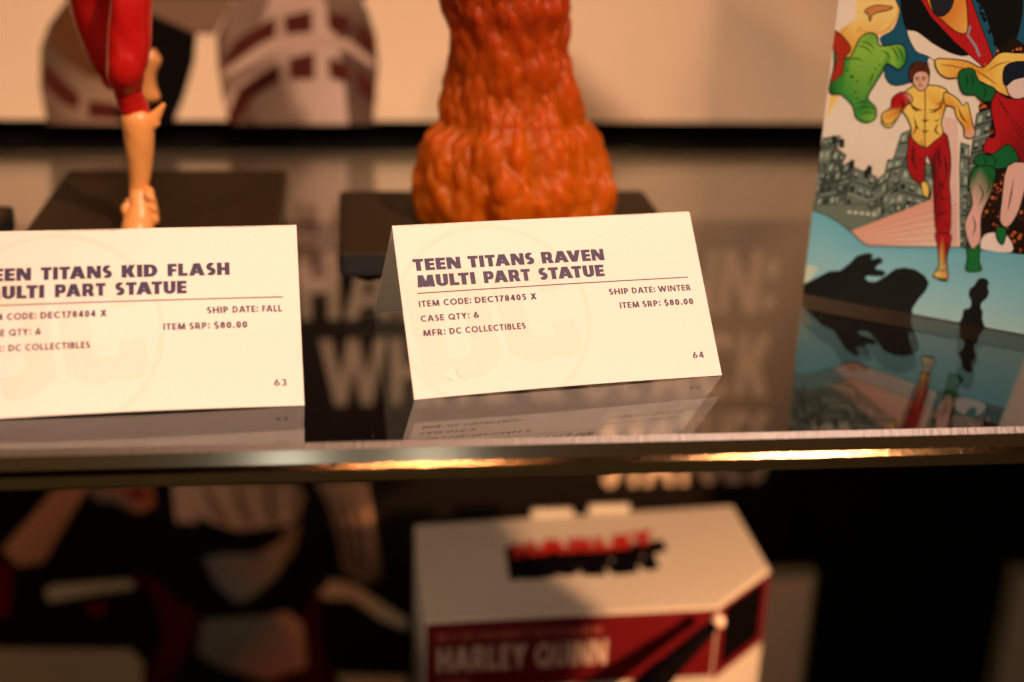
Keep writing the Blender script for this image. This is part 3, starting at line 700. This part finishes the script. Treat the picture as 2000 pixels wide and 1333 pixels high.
cpoly(Z3([(1040, -60), (1260, -60), (1300, 120), (1290, 215), (1220, 205), (1130, 130), (1060, 60)]), [(236, 150, 60), (236, 150, 60), (224, 130, 50), (240, 170, 80), (236, 150, 60), (220, 120, 40), (236, 150, 60)], 2, 3)
cpoly(Z3([(1060, -20), (1200, -20), (1190, 60), (1130, 110), (1080, 80)]), (34, 34, 40), 1.5, 3)
cline(Z3([(1316, 170), (1300, 230), (1350, 300), (1378, 370)]), 5, (150, 140, 150))
cpoly(Z3([(1320, -60), (1640, -60), (1620, 250), (1500, 320), (1450, 200), (1400, 60)]), (12, 10, 11), 0, 4)
for k in range(26):
    x, y = 1400+rng.uniform(-40, 60)+k*4, 40+k*11
    cpoly(Z3([(x, y), (x+30, y+10), (x+6, y+34)]), (12, 10, 11))
# orange rubble flames down the right
OR, OD = (206, 98, 44), (30, 16, 10)
cpoly(Z3([(1490, 330), (1600, 240), (1720, 330), (1720, 1750), (1230, 1780), (1250, 1500), (1400, 1000), (1370, 700)]), OD)
for k in range(420):
    x, y = rng.uniform(1240, 1700), rng.uniform(300, 1750)
    if x < 1250+max(0, (1500-y))*.12+20: continue
    s = rng.uniform(5, 17); a = rng.uniform(0, 6.3)
    cpoly(Z3([(x+s*math.cos(a+t)*rng.uniform(.6, 1.2), y+s*math.sin(a+t)*rng.uniform(.6, 1.2)) for t in (0, 1.3, 2.6, 4.0, 5.2)]), OR if rng.random() > .25 else (150, 50, 24))
cpoly(Z3([(1250, 1100), (1400, 930), (1420, 980), (1270, 1160)]), OR, 1.5)
# city blocks
GB, GL, GD = (112, 120, 104), (176, 178, 152), (34, 40, 36)
def building(tl, tr, br, bl_, rows_, cols_, shade=GB, win=GL):
    rows_ = max(3, int(rows_*.62)); cols_ = max(2, int(cols_*.75))
    cpoly(Z3([tl, tr, br, bl_]), shade, 1.6)
    A, B3, C3, D3 = map(np.array, (tl, tr, br, bl_))
    for i in range(rows_):
        v0, v1 = (i+.28)/rows_, (i+.74)/rows_
        cline(Z3([A+(D3-A)*((i+.92)/rows_), B3+(C3-B3)*((i+.92)/rows_)]), 1.8, GL if i % 2 else GD); cline(Z3([A+(D3-A)*((i+1)/rows_), B3+(C3-B3)*((i+1)/rows_)]), 1.2, GD)
        for j in range(cols_):
            if rng.random() < .12: continue
            u0, u1 = (j+.22)/cols_, (j+.74)/cols_
            f = lambda u, v: tuple((A*(1-v)+D3*v)*(1-u)+(B3*(1-v)+C3*v)*u)
            cpoly(Z3([f(u0, v0), f(u1, v0), f(u1, v1), f(u0, v1)]), GD if rng.random() < .72 else win)
            if rng.random() < .5: cpoly(Z3([f(u0+.1/cols_, v0), f(u1-.05/cols_, v0), f(u1-.05/cols_, v0+(v1-v0)*.5), f(u0+.1/cols_, v0+(v1-v0)*.5)]), win)
building((1360, 740), (1470, 700), (1300, 1800), (1200, 1800), 20, 3, (100, 108, 94))
building((1255, 930), (1310, 945), (1290, 1500), (1230, 1500), 11, 2)
building((360, 900), (470, 880), (340, 1420), (230, 1420), 12, 4)
building((440, 960), (510, 1010), (380, 1300), (310, 1290), 7, 3, (88, 96, 84))
building((870, 870), (960, 830), (960, 1120), (800, 1080), 6, 3)
building((780, 1040), (960, 1030), (1060, 1180), (640, 1700), 13, 6)
building((900, 1010), (1260, 1150), (1240, 1620), (760, 1560), 12, 10)
building((480, 1080), (560, 1040), (460, 1540), (280, 1540), 12, 4, (84, 92, 80))
building((560, 1090), (710, 1150), (560, 1660), (420, 1620), 10, 5)
building((380, 1130), (480, 1100), (400, 1500), (250, 1500), 9, 4, (80, 88, 76))
building((700, 1180), (800, 1090), (680, 1640), (560, 1640), 12, 4, (104, 112, 96))
for (x, y) in ((545, 1040), (660, 1075), (430, 880), (480, 900), (640, 1100)):
    cpoly(Z3([(x-14, y+60), (x-14, y+14), (x, y), (x+16, y+14), (x+14, y+60)]), GD, 1.2)
# lower ruins band
cpoly(Z3([(300, 1330), (640, 1330), (760, 1480), (600, 1640), (540, 1560), (300, 1380)], 3.332), (112, 118, 98), 1.5)
for k in range(5):
    x = 520+k*40; cpoly(Z3([(x, 1370+k*4), (x+24, 1372+k*4), (x+22, 1392+k*4), (x-2, 1390+k*4)]), (214, 206, 176))
for k in range(3):
    x = 830+k*56; cpoly(Z3([(x, 1330-k*4), (x+40, 1326-k*4), (x+36, 1380-k*4), (x-6, 1386-k*4)]), GD, 1.2); cpoly(Z3([(x+12, 1340-k*4), (x+30, 1338-k*4), (x+28, 1368-k*4), (x+8, 1372-k*4)]), GL)
# pink streaks
PK, PL = (236, 160, 132), (246, 214, 186)
cpoly(Z3([(540, 1505), (1060, 1300), (1140, 700), (1240, 740), (1250, 1620), (660, 1602)]), [PK, PK, PL, PL, PL, PK])
for k in range(9):
    t = k/9; cline(Z3([(560+60*t, 1520+75*t), (1230, 1330+260*t)]), 2.2, (240, 180, 150) if k % 2 else (226, 150, 124))
for k in range(12):
    t = k/12; cline(Z3([(1150+90*t, 760+20*t), (1160+80*t, 1600)]), 1.0, (228, 150, 140))
# pale ground curve
BT, BM, BLt = (112, 178, 186), (142, 190, 192), (200, 206, 182)
g = [(290, 1368), (380, 1400), (470, 1455), (540, 1510), (600, 1570), (650, 1600), (800, 1605), (1240, 1610), (1720, 1660)]
top_c = [BT]*len(g)
mid = [(230, 1640), (420, 1660), (700, 1760), (1000, 1830), (1720, 1960)]
cpoly(Z3(g+mid[::-1]), top_c+[BM]*5)
cpoly(Z3([(a, b3-2) for a, b3 in mid]+[(1720, 2400), (200, 2400)]), [BM, BM, BM, BM, BM, BLt, BLt])
cpoly(Z3([(700, 1760), (1000, 1830), (1720, 1960), (1720, 2400), (700, 2400)]), [BM, BM, BM, (188, 198, 174), (200, 204, 176)])
cpoly(Z3([(230, 1720), (330, 1740), (260, 1840), (200, 1860)]), (206, 206, 178))
cline(Z3(g), 2.2)
cpoly(Z3([(1390, 1560), (1420, 1525), (1480, 1515), (1560, 1540), (1585, 1640), (1380, 1618)]), (252, 232, 204), 0, 4)
# cast silhouettes on the ground: plain leafy and lamp-post shapes
SIL = (10, 10, 9)
cpoly(Z3([(180, 1870), (240, 1845), (330, 1800), (400, 1765), (470, 1762), (530, 1715), (580, 1665), (640, 1648), (676, 1650), (684, 1672), (670, 1692), (720, 1675), (750, 1690), (742, 1712), (706, 1732), (700, 1752), (740, 1758), (768, 1772), (752, 1800), (700, 1800), (650, 1795), (632, 1808), (650, 1830), (700, 1835), (760, 1800), (830, 1750), (890, 1742), (960, 1755), (1020, 1795), (1048, 1840), (1030, 1890), (980, 1950), (940, 2010), (940, 2060), (180, 2040)]), SIL)
cpoly(Z3([(1360, 1830), (1380, 1812), (1420, 1815), (1438, 1840), (1430, 1870), (1438, 1900), (1425, 1940), (1392, 1970), (1385, 2005), (1398, 2030), (1395, 2075), (1405, 2110), (1410, 2160), (1230, 2150), (1262, 2070), (1275, 2015), (1312, 2005), (1322, 1965), (1306, 1920), (1315, 1880), (1335, 1865), (1348, 1850)]), SIL, 0, 3)
# green coiling creeper
GR, GH = (52, 136, 50), (142, 186, 62)
cpoly(Z3([(440, 300), (520, 380), (560, 330), (600, 250), (660, 215), (710, 235), (730, 300), (860, 290), (900, 340), (890, 420), (850, 455), (812, 430), (770, 420), (740, 480), (690, 560), (650, 640), (700, 700), (700, 770), (640, 800), (575, 770), (550, 690), (480, 620), (400, 600), (430, 440)]),
      [GR, GR, GH, GH, GH, GR, GH, GH, GR, GR, GR, GH, GR, GR, GR, GR, GR, GH, GR, GR, GR, GR, (20, 70, 26), GR], 2.6, 4)
for c0_, c1_ in (((600, 270), (700, 330)), ((585, 300), (680, 355)), ((740, 330), (800, 400)), ((790, 300), (850, 400)), ((830, 300), (880, 400)), ((560, 680), (650, 670)), ((565, 710), (690, 710)), ((590, 750), (690, 740)), ((520, 390), (620, 400)), ((650, 560), (690, 470))):
    cline(Z3([c0_, ((c0_[0]+c1_[0])/2+8, (c0_[1]+c1_[1])/2-14), c1_]), 2.4, (14, 40, 14), True, 4)
for x, y, r in ((520, 460, 9), (545, 500, 12), (570, 600, 8), (580, 530, 8), (700, 450, 8), (580, 640, 7), (725, 425, 6)):
    cpoly(Z3([(x+r*math.cos(t*.9), y+r*math.sin(t*.9)) for t in range(7)]), (24, 84, 28))
cpoly(Z3([(440, 200), (540, 310), (500, 380), (490, 470), (440, 520), (405, 530), (450, 380), (420, 300)]), (176, 46, 26), 2, 3)
# leaf shape in the burst
cpoly(Z3([(630, 70), (700, 35), (810, 45), (790, 65), (720, 80), (680, 100), (665, 140), (655, 95)]), (214, 130, 70), 1.6, 3)
# two plain, faceless runners in everyday sports clothes
YJ, YS, RT, RS_ = (250, 200, 92), (236, 150, 50), (184, 22, 26), (112, 10, 16)
HR, SKN = (96, 44, 20), (232, 170, 140)
# first runner: hair, head, jacket, arms, tracksuit trousers, shoes
cpoly(Z3([(940, 860), (1140, 860), (1180, 960), (1190, 1080), (1180, 1200), (1190, 1330), (1180, 1530), (1100, 1520), (1080, 1300), (1070, 1100), (1030, 1010), (1020, 1180), (1000, 1200), (940, 1160), (905, 1060), (915, 950)]), [RT, RT, RT, RS_, RT, RT, RT, RT, RS_, RS_, RT, RS_, RT, RT, RT, RT], 2.4, 3)
cpoly(Z3([(890, 600), (950, 560), (1060, 555), (1150, 575), (1178, 630), (1150, 720), (1130, 800), (1140, 870), (1085, 920), (1022, 962), (935, 900), (930, 820), (880, 730), (850, 760), (800, 830), (745, 810), (750, 760), (810, 700), (815, 640), (850, 610)]), [YJ, YJ, YJ, YJ, YJ, YS, YJ, YJ, YJ, YJ, YS, YJ, YJ, YS, YJ, YJ, YJ, YJ, YJ, YJ], 2.4, 3)
cpoly(Z3([(810, 640), (870, 600), (930, 620), (940, 660), (900, 690), (850, 760), (790, 810), (745, 790), (745, 740), (800, 700)]), [RT, RT, SKN, SKN, RT, YJ, YJ, YS, YJ, RT], 2.2, 3)
cpoly(Z3([(1150, 600), (1230, 640), (1270, 690), (1300, 670), (1330, 800), (1350, 860), (1330, 900), (1280, 890), (1275, 830), (1225, 760), (1210, 700), (1150, 680)]), [YJ, YS, YJ, YJ, YS, SKN, SKN, SKN, YS, YJ, YS, YS], 2.2, 3)
cline(Z3([(1022, 570), (1024, 700), (1020, 860), (1024, 955)]), 2.2, (120, 60, 20), False, 4)
for c0_, c1_ in (((930, 690), (990, 720)), ((1050, 730), (1120, 700)), ((960, 800), (990, 840)), ((1080, 780), (1120, 770)), ((900, 620), (930, 680)), ((1140, 640), (1100, 680))):
    cline(Z3([c0_, ((c0_[0]+c1_[0])/2, (c0_[1]+c1_[1])/2+14), c1_]), 2.4, (110, 56, 16), True, 4)
for c0_, c1_ in (((950, 930), (940, 1080)), ((1110, 940), (1130, 1100)), ((1120, 1180), (1150, 1230)), ((1100, 1400), (1170, 1380))):
    cline(Z3([c0_, ((c0_[0]+c1_[0])/2-8, (c0_[1]+c1_[1])/2), c1_]), 3.4, (60, 6, 10), True, 4)
cpoly(Z3([(945, 470), (985, 440), (1035, 455), (1050, 510), (1030, 575), (990, 592), (955, 560), (938, 510)]), SKN, 2, 4)
cpoly(Z3([(920, 500), (925, 440), (965, 405), (1020, 410), (1050, 450), (1050, 500), (1030, 470), (980, 466), (950, 490), (940, 540)]), HR, 1.8, 4)
for pts in ([(958, 512), (972, 505), (984, 511)], [(1002, 510), (1016, 503), (1030, 508)]): cline(Z3(pts), 2.4)
for pts in ([(962, 522), (978, 522)], [(1006, 520), (1024, 519)]): cline(Z3(pts), 2.2, (40, 20, 14))
cline(Z3([(990, 515), (986, 540), (996, 544)]), 1.4, (120, 60, 40)); cline(Z3([(978, 560), (992, 556), (1008, 560)]), 2.0, (96, 30, 24))
for k in range(7): cline(Z3([(930+k*17, 470-(k % 3)*6), (938+k*17, 430-(k % 2)*10), (952+k*17, 412)]), 1.8, (40, 16, 8), True, 3)
for pts in ([(860, 640), (880, 690), (845, 740)], [(1240, 700), (1262, 760), (1300, 800)], [(905, 640), (950, 700), (1010, 720)], [(1150, 640), (1110, 710), (1045, 716)], [(950, 760), (965, 830), (940, 880)], [(1110, 800), (1090, 850), (1120, 880)],
            [(1000, 780), (1024, 788), (1050, 778)], [(1000, 850), (1024, 858), (1046, 848)], [(960, 960), (950, 1040), (975, 1120)], [(1100, 960), (1080, 1060), (1100, 1180)], [(1150, 1000), (1165, 1100), (1150, 1200)], [(1110, 1260), (1140, 1300), (1175, 1290)]):
    cline(Z3(pts), 3.2, (60, 14, 10), True, 4)
cpoly(Z3([(1090, 1520), (1140, 1518), (1192, 1530), (1185, 1600), (1165, 1680), (1172, 1780), (1168, 1815), (1110, 1812), (1072, 1795), (1112, 1740), (1108, 1620)]), [RT, RT, RT, RT, RS_, (240, 225, 200), YS, YJ, YJ, YJ, RT], 2.4, 3)
cline(Z3([(1085, 1752), (1130, 1762), (1170, 1755)]), 2, (120, 66, 20)); cline(Z3([(1078, 1798), (1120, 1822), (1170, 1830)]), 3.4)
cpoly(Z3([(1000, 1185), (1035, 1190), (1050, 1240), (1040, 1285), (1012, 1270), (1000, 1225)]), YJ, 2, 3)
# second runner: red top, green mittens and shoes, bare legs, yellow scarf
PKS = (236, 178, 158)
cpoly(Z3([(1090, 390), (1180, 385), (1300, 400), (1400, 440), (1500, 350), (1600, 345), (1720, 380), (1720, 640), (1540, 620), (1440, 560), (1300, 500), (1180, 512), (1110, 470)]), [YJ, YJ, YS, YS, YJ, YJ, YJ, YS, YS, YJ, YS, YS, YJ], 2.4, 3)
cpoly(Z3([(1480, 600), (1560, 640), (1640, 640), (1740, 700), (1740, 1060), (1640, 1060), (1480, 1010), (1400, 980), (1430, 900), (1480, 880), (1450, 700)]), [RT]*5+[RS_]+[RT]*5, 2.4, 3)
cpoly(Z3([(1240, 520), (1250, 460), (1330, 445), (1360, 500), (1390, 540), (1480, 580), (1450, 660), (1380, 650), (1350, 620), (1270, 610)]), [(20, 96, 46)]*10, 2.4, 3)
cpoly(Z3([(1340, 1040), (1380, 1000), (1450, 1010), (1560, 940), (1620, 1000), (1620, 1070), (1500, 1100), (1400, 1090), (1350, 1070)]), (20, 96, 46), 2.4, 3)
cpoly(Z3([(1345, 1090), (1480, 1100), (1450, 1260), (1390, 1400), (1385, 1560), (1350, 1630), (1310, 1590), (1280, 1460), (1330, 1330), (1310, 1200)]), [(24, 100, 48), (24, 100, 48), (24, 100, 48), PKS, PKS, PKS, PKS, PKS, PKS, (24, 100, 48)], 2.4, 3)
cpoly(Z3([(1560, 1080), (1700, 1080), (1660, 1280), (1620, 1400), (1560, 1480), (1510, 1440), (1520, 1320)]), PKS, 2.4, 3)
cpoly(Z3([(1290, 1590), (1330, 1625), (1380, 1590), (1375, 1700), (1388, 1760), (1290, 1762), (1300, 1680)]), (24, 110, 50), 2.4, 3)
cpoly(Z3([(1490, 1480), (1550, 1490), (1540, 1570), (1520, 1592), (1488, 1545)]), (24, 110, 50), 2.2, 3)
cpoly(Z3([(1545, 480), (1600, 450), (1670, 450), (1720, 520), (1690, 620), (1610, 645), (1560, 600)]), (236, 196, 180), 2.2, 3)
cpoly(Z3([(1530, 520), (1540, 440), (1600, 405), (1700, 410), (1740, 500), (1690, 500), (1600, 520), (1550, 560)]), (18, 28, 40), 2, 3)
for pts in ([(1360, 1180), (1400, 1260), (1370, 1340)], [(1330, 1400), (1350, 1470), (1330, 1540)], [(1600, 1160), (1580, 1280), (1560, 1380)], [(1430, 1150), (1440, 1220), (1420, 1260)]): cline(Z3(pts), 3.0, (90, 40, 30), True, 4)
for k in range(10): cline(Z3([(1500+k*20, 640+k*26), (1520+k*14, 680+k*26)]), 2.6, (50, 6, 8), True)
for pts in ([(1280, 480), (1300, 520), (1290, 570)], [(1320, 470), (1335, 520), (1330, 560)], [(1400, 560), (1420, 600), (1400, 640)], [(1400, 1020), (1420, 1050), (1410, 1080)], [(1460, 1010), (1480, 1050), (1470, 1090)]): cline(Z3(pts), 2.6, (6, 40, 20), True, 4)
for pts in ([(1120, 420), (1200, 430), (1300, 450)], [(1420, 470), (1500, 420), (1580, 400)], [(1320, 440), (1420, 500), (1500, 560)]): cline(Z3(pts), 2.2, (150, 84, 20), True, 4)
for k in range(60):     # fine pen hatching on the cloth folds
    x, y = rng.uniform(920, 1180), rng.uniform(900, 1480)
    if not (930 < x < 1020 and y < 1150) and not (1090 < x < 1175): continue
    cline(Z3([(x, y), (x+rng.uniform(2, 8), y+rng.uniform(18, 40))]), 1.2, (90, 8, 12))
flat_mesh("printed_artwork", CP, bfn, comic_ink, board, 2e-5, 9e-8, CC, 0)
print("comic polys", len(CP))

# ------------------------------------------------------------------ package below the shelf
pk = empty("package", (0, 0, 0)); tag(pk, "white and red carton with cut corner under the glass shelf", "box")
PZ, PBm = -0.150, -0.345
corner = [(0.0283, 0.462), (0.1468, 0.4645), (0.1759, 0.491), (0.1746, 0.5475), (0.0281, 0.5380)]
white = mat("white_carton", (0.44, 0.42, 0.37), 0.5, 0.3)
prism("carton", corner, PBm, PZ, white, pk, 0.0012, 2)
cred = mat("red_carton_print", (0.095, 0.003, 0.005), 0.45, 0.3)
cblk = mat("black_carton_print", (0.002, 0.0015, 0.002), 0.8, 0.02)
def side_fn(A, B3):
    A, B3 = np.array(A), np.array(B3); t = (B3-A)/np.linalg.norm(B3-A); nn = np.array([t[1], -t[0]])
    return lambda u, v, L: (A[0]+t[0]*u+nn[0]*L, A[1]+t[1]*u+nn[1]*L, PZ+v), float(np.linalg.norm(B3-A))
f1, L1 = side_fn(corner[0], corner[1]); f2, L2 = side_fn(corner[1], corner[2])
flat_mesh("red_band", [rect(.0006, -.0335, L1-.0004, -.0015)], f1, cred, pk, 6e-5, 0)
flat_mesh("red_band", [rect(.0004, -.036, L2-.0004, -.0015)], f2, cred, pk, 6e-5, 0)
flat_mesh("black_window", [rect(.0055, -.0315, L2-.0045, -.0035)], f2, cblk, pk, 9e-5, 0)
band_text = mat("band_lettering_ink", (0.46, 0.36, 0.30), 0.5, 0.3)
flat_mesh("lettering", text_polys("HARLEY QUINN", .0050, .0735, -.0245, .0115, .26, .2, .12, .4), f1, band_text, pk, 1e-4, 2e-6)
faint = mat("faint_lettering_ink", (0.34, 0.10, 0.08), 0.5, 0.3)
sm = []
x = .0050
while x < .070:
    wl = random.uniform(.0006, .0016); sm.append(rect(x, -.0098, x+wl, -.0066)); x += wl+random.choice((.0005, .0006, .0016))
x = .0050
while x < .018:
    wl = random.uniform(.0006, .0014); sm.append(rect(x, -.0315, x+wl, -.0288)); x += wl+.0006
flat_mesh("small_print", sm, f1, faint, pk, 1e-4, 0)
# plain two-row mark on the lid
def lid_fn(u, v, L): return (u, v, PZ+L)
lp = lambda pts: [tuple(on_z(a, b3, PZ)[:2]) for a, b3 in pts]
lr, lb = [], []
P0, P1 = on_z(1003, 1096, PZ), on_z(1285, 1076, PZ)
ex = (P1-P0)[:2]; Lw = np.linalg.norm(ex); ex = ex/Lw; ey = np.array([-ex[1], ex[0]])
def warp(ps, amp, arch):
    o2 = []
    for p in ps:
        o2.append([tuple(P0[:2]+ex*(a+.10*b3)+ey*(b3+arch*math.sin(a/Lw*math.pi*2.2)+amp*a)) for a, b3 in p])
    return o2
rag = []
for k in range(26):
    t = k/26; rag.append(rect(-.003+t*(Lw+.006), -.0155+random.uniform(-.002, .002)+.004*t, -.003+(t+1.5/26)*(Lw+.006), .011+random.uniform(-.003, .002)))
flat_mesh("lid_mark", warp(rag[:9], -.02, .001)+warp([[(a, b3*.45+.002) for a, b3 in q] for q in rag[9:]], .02, .001)+warp(text_polys("QUINN", 0, Lw*.97, -.0165, .0165, .40, .34, .0), .02, .0015), lid_fn, cblk, pk, 5e-5, 2e-6)
flat_mesh("lid_mark", warp(text_polys("HARLEY", 0, Lw*1.02, .0015, .0120, .40, .34, .0), .06, .0012), lid_fn, mat("lid_red_ink", (0.30, 0.012, 0.008), 0.5, 0.3), pk, 9e-5, 2e-6)
for a in (1078, 1190):
    P = on_z(a, 1006 if a < 1100 else 1001, PZ)
    box("hang_tab", (P[0]-.0095, .5440 if a > 1100 else .5415, PZ-.006), (P[0]+.0095, .5475 if a > 1100 else .545, PZ+.0028), white, pk, .001)
# dark red rounds printed low on the front
rd = []
for cxm, rr_ in ((.0245, .017), (.0560, .014)):
    rd.append([(cxm+rr_*math.cos(t/24*2*math.pi), -.0365-rr_+rr_*math.sin(t/24*2*math.pi)) for t in range(24)])
flat_mesh("printed_disc", rd, f1, mat("dark_red_print", (0.12, 0.004, 0.010), .5, .3), pk, 6e-5, 1e-6)

# ---- dark rod with pale tip leaning in front of the package
rod = empty("prop_staff", (0, 0, 0)); tag(rod, "black rod with pale round tip slanting before the red band", "staff")
A, B3 = on_y(1402, 1214, 0.452), on_y(1262, 1345, 0.440)
D = (B3-A); Ln = np.linalg.norm(D); D /= Ln; E3 = A+D*((-0.3445-A[2])/D[2])
loft("shaft", [(*A, .0022, .0022), (*(A+D*.01), .0030, .0030), (*(A+D*.03), .0046, .0046), (*(A+D*.06), .0056, .0056), (*E3, .0060, .0060)], cblk, rod, 18, 4)
bm = bmesh.new(); bmesh.ops.create_uvsphere(bm, u_segments=20, v_segments=14, radius=.0030, matrix=Matrix.Translation(Vector(A)))
bm_obj("round_tip", bm, mat("pale_tip", (0.6, 0.45, 0.38), .4, .4), rod, True)

# ------------------------------------------------------------------ dust specks and lint on the shelf
V, F = [], []
def speck(x, y, s, ln=1.0):
    k = len(V); a = rng.uniform(0, 3.14); c, sn = math.cos(a)*s*ln, math.sin(a)*s*ln
    V.extend([(x-c, y-sn, .00002), (x+sn/ln*.6, y-c/ln*.6, .00002), (x+c, y+sn, .00002), (x-sn/ln*.6, y+c/ln*.6, .00002), (x, y, .00002+s*.8)])
    F.extend([(k, k+1, k+4), (k+1, k+2, k+4), (k+2, k+3, k+4), (k+3, k, k+4)])
for _ in range(900):
    speck(rng.uniform(-.15, .25), rng.uniform(FY+.004, .60), rng.choice([.00003, .00005, .00008, .00012], p=[.45, .32, .17, .06]), rng.choice([1, 1, 1, 2.5]))
dust = obj_from("shelf_dust", V, F, [mat("pale_dust", (0.75, 0.66, 0.52), .8, .2)]); tag(dust, "scattered pale dust specks on the glass shelf", "dust", kind='stuff')
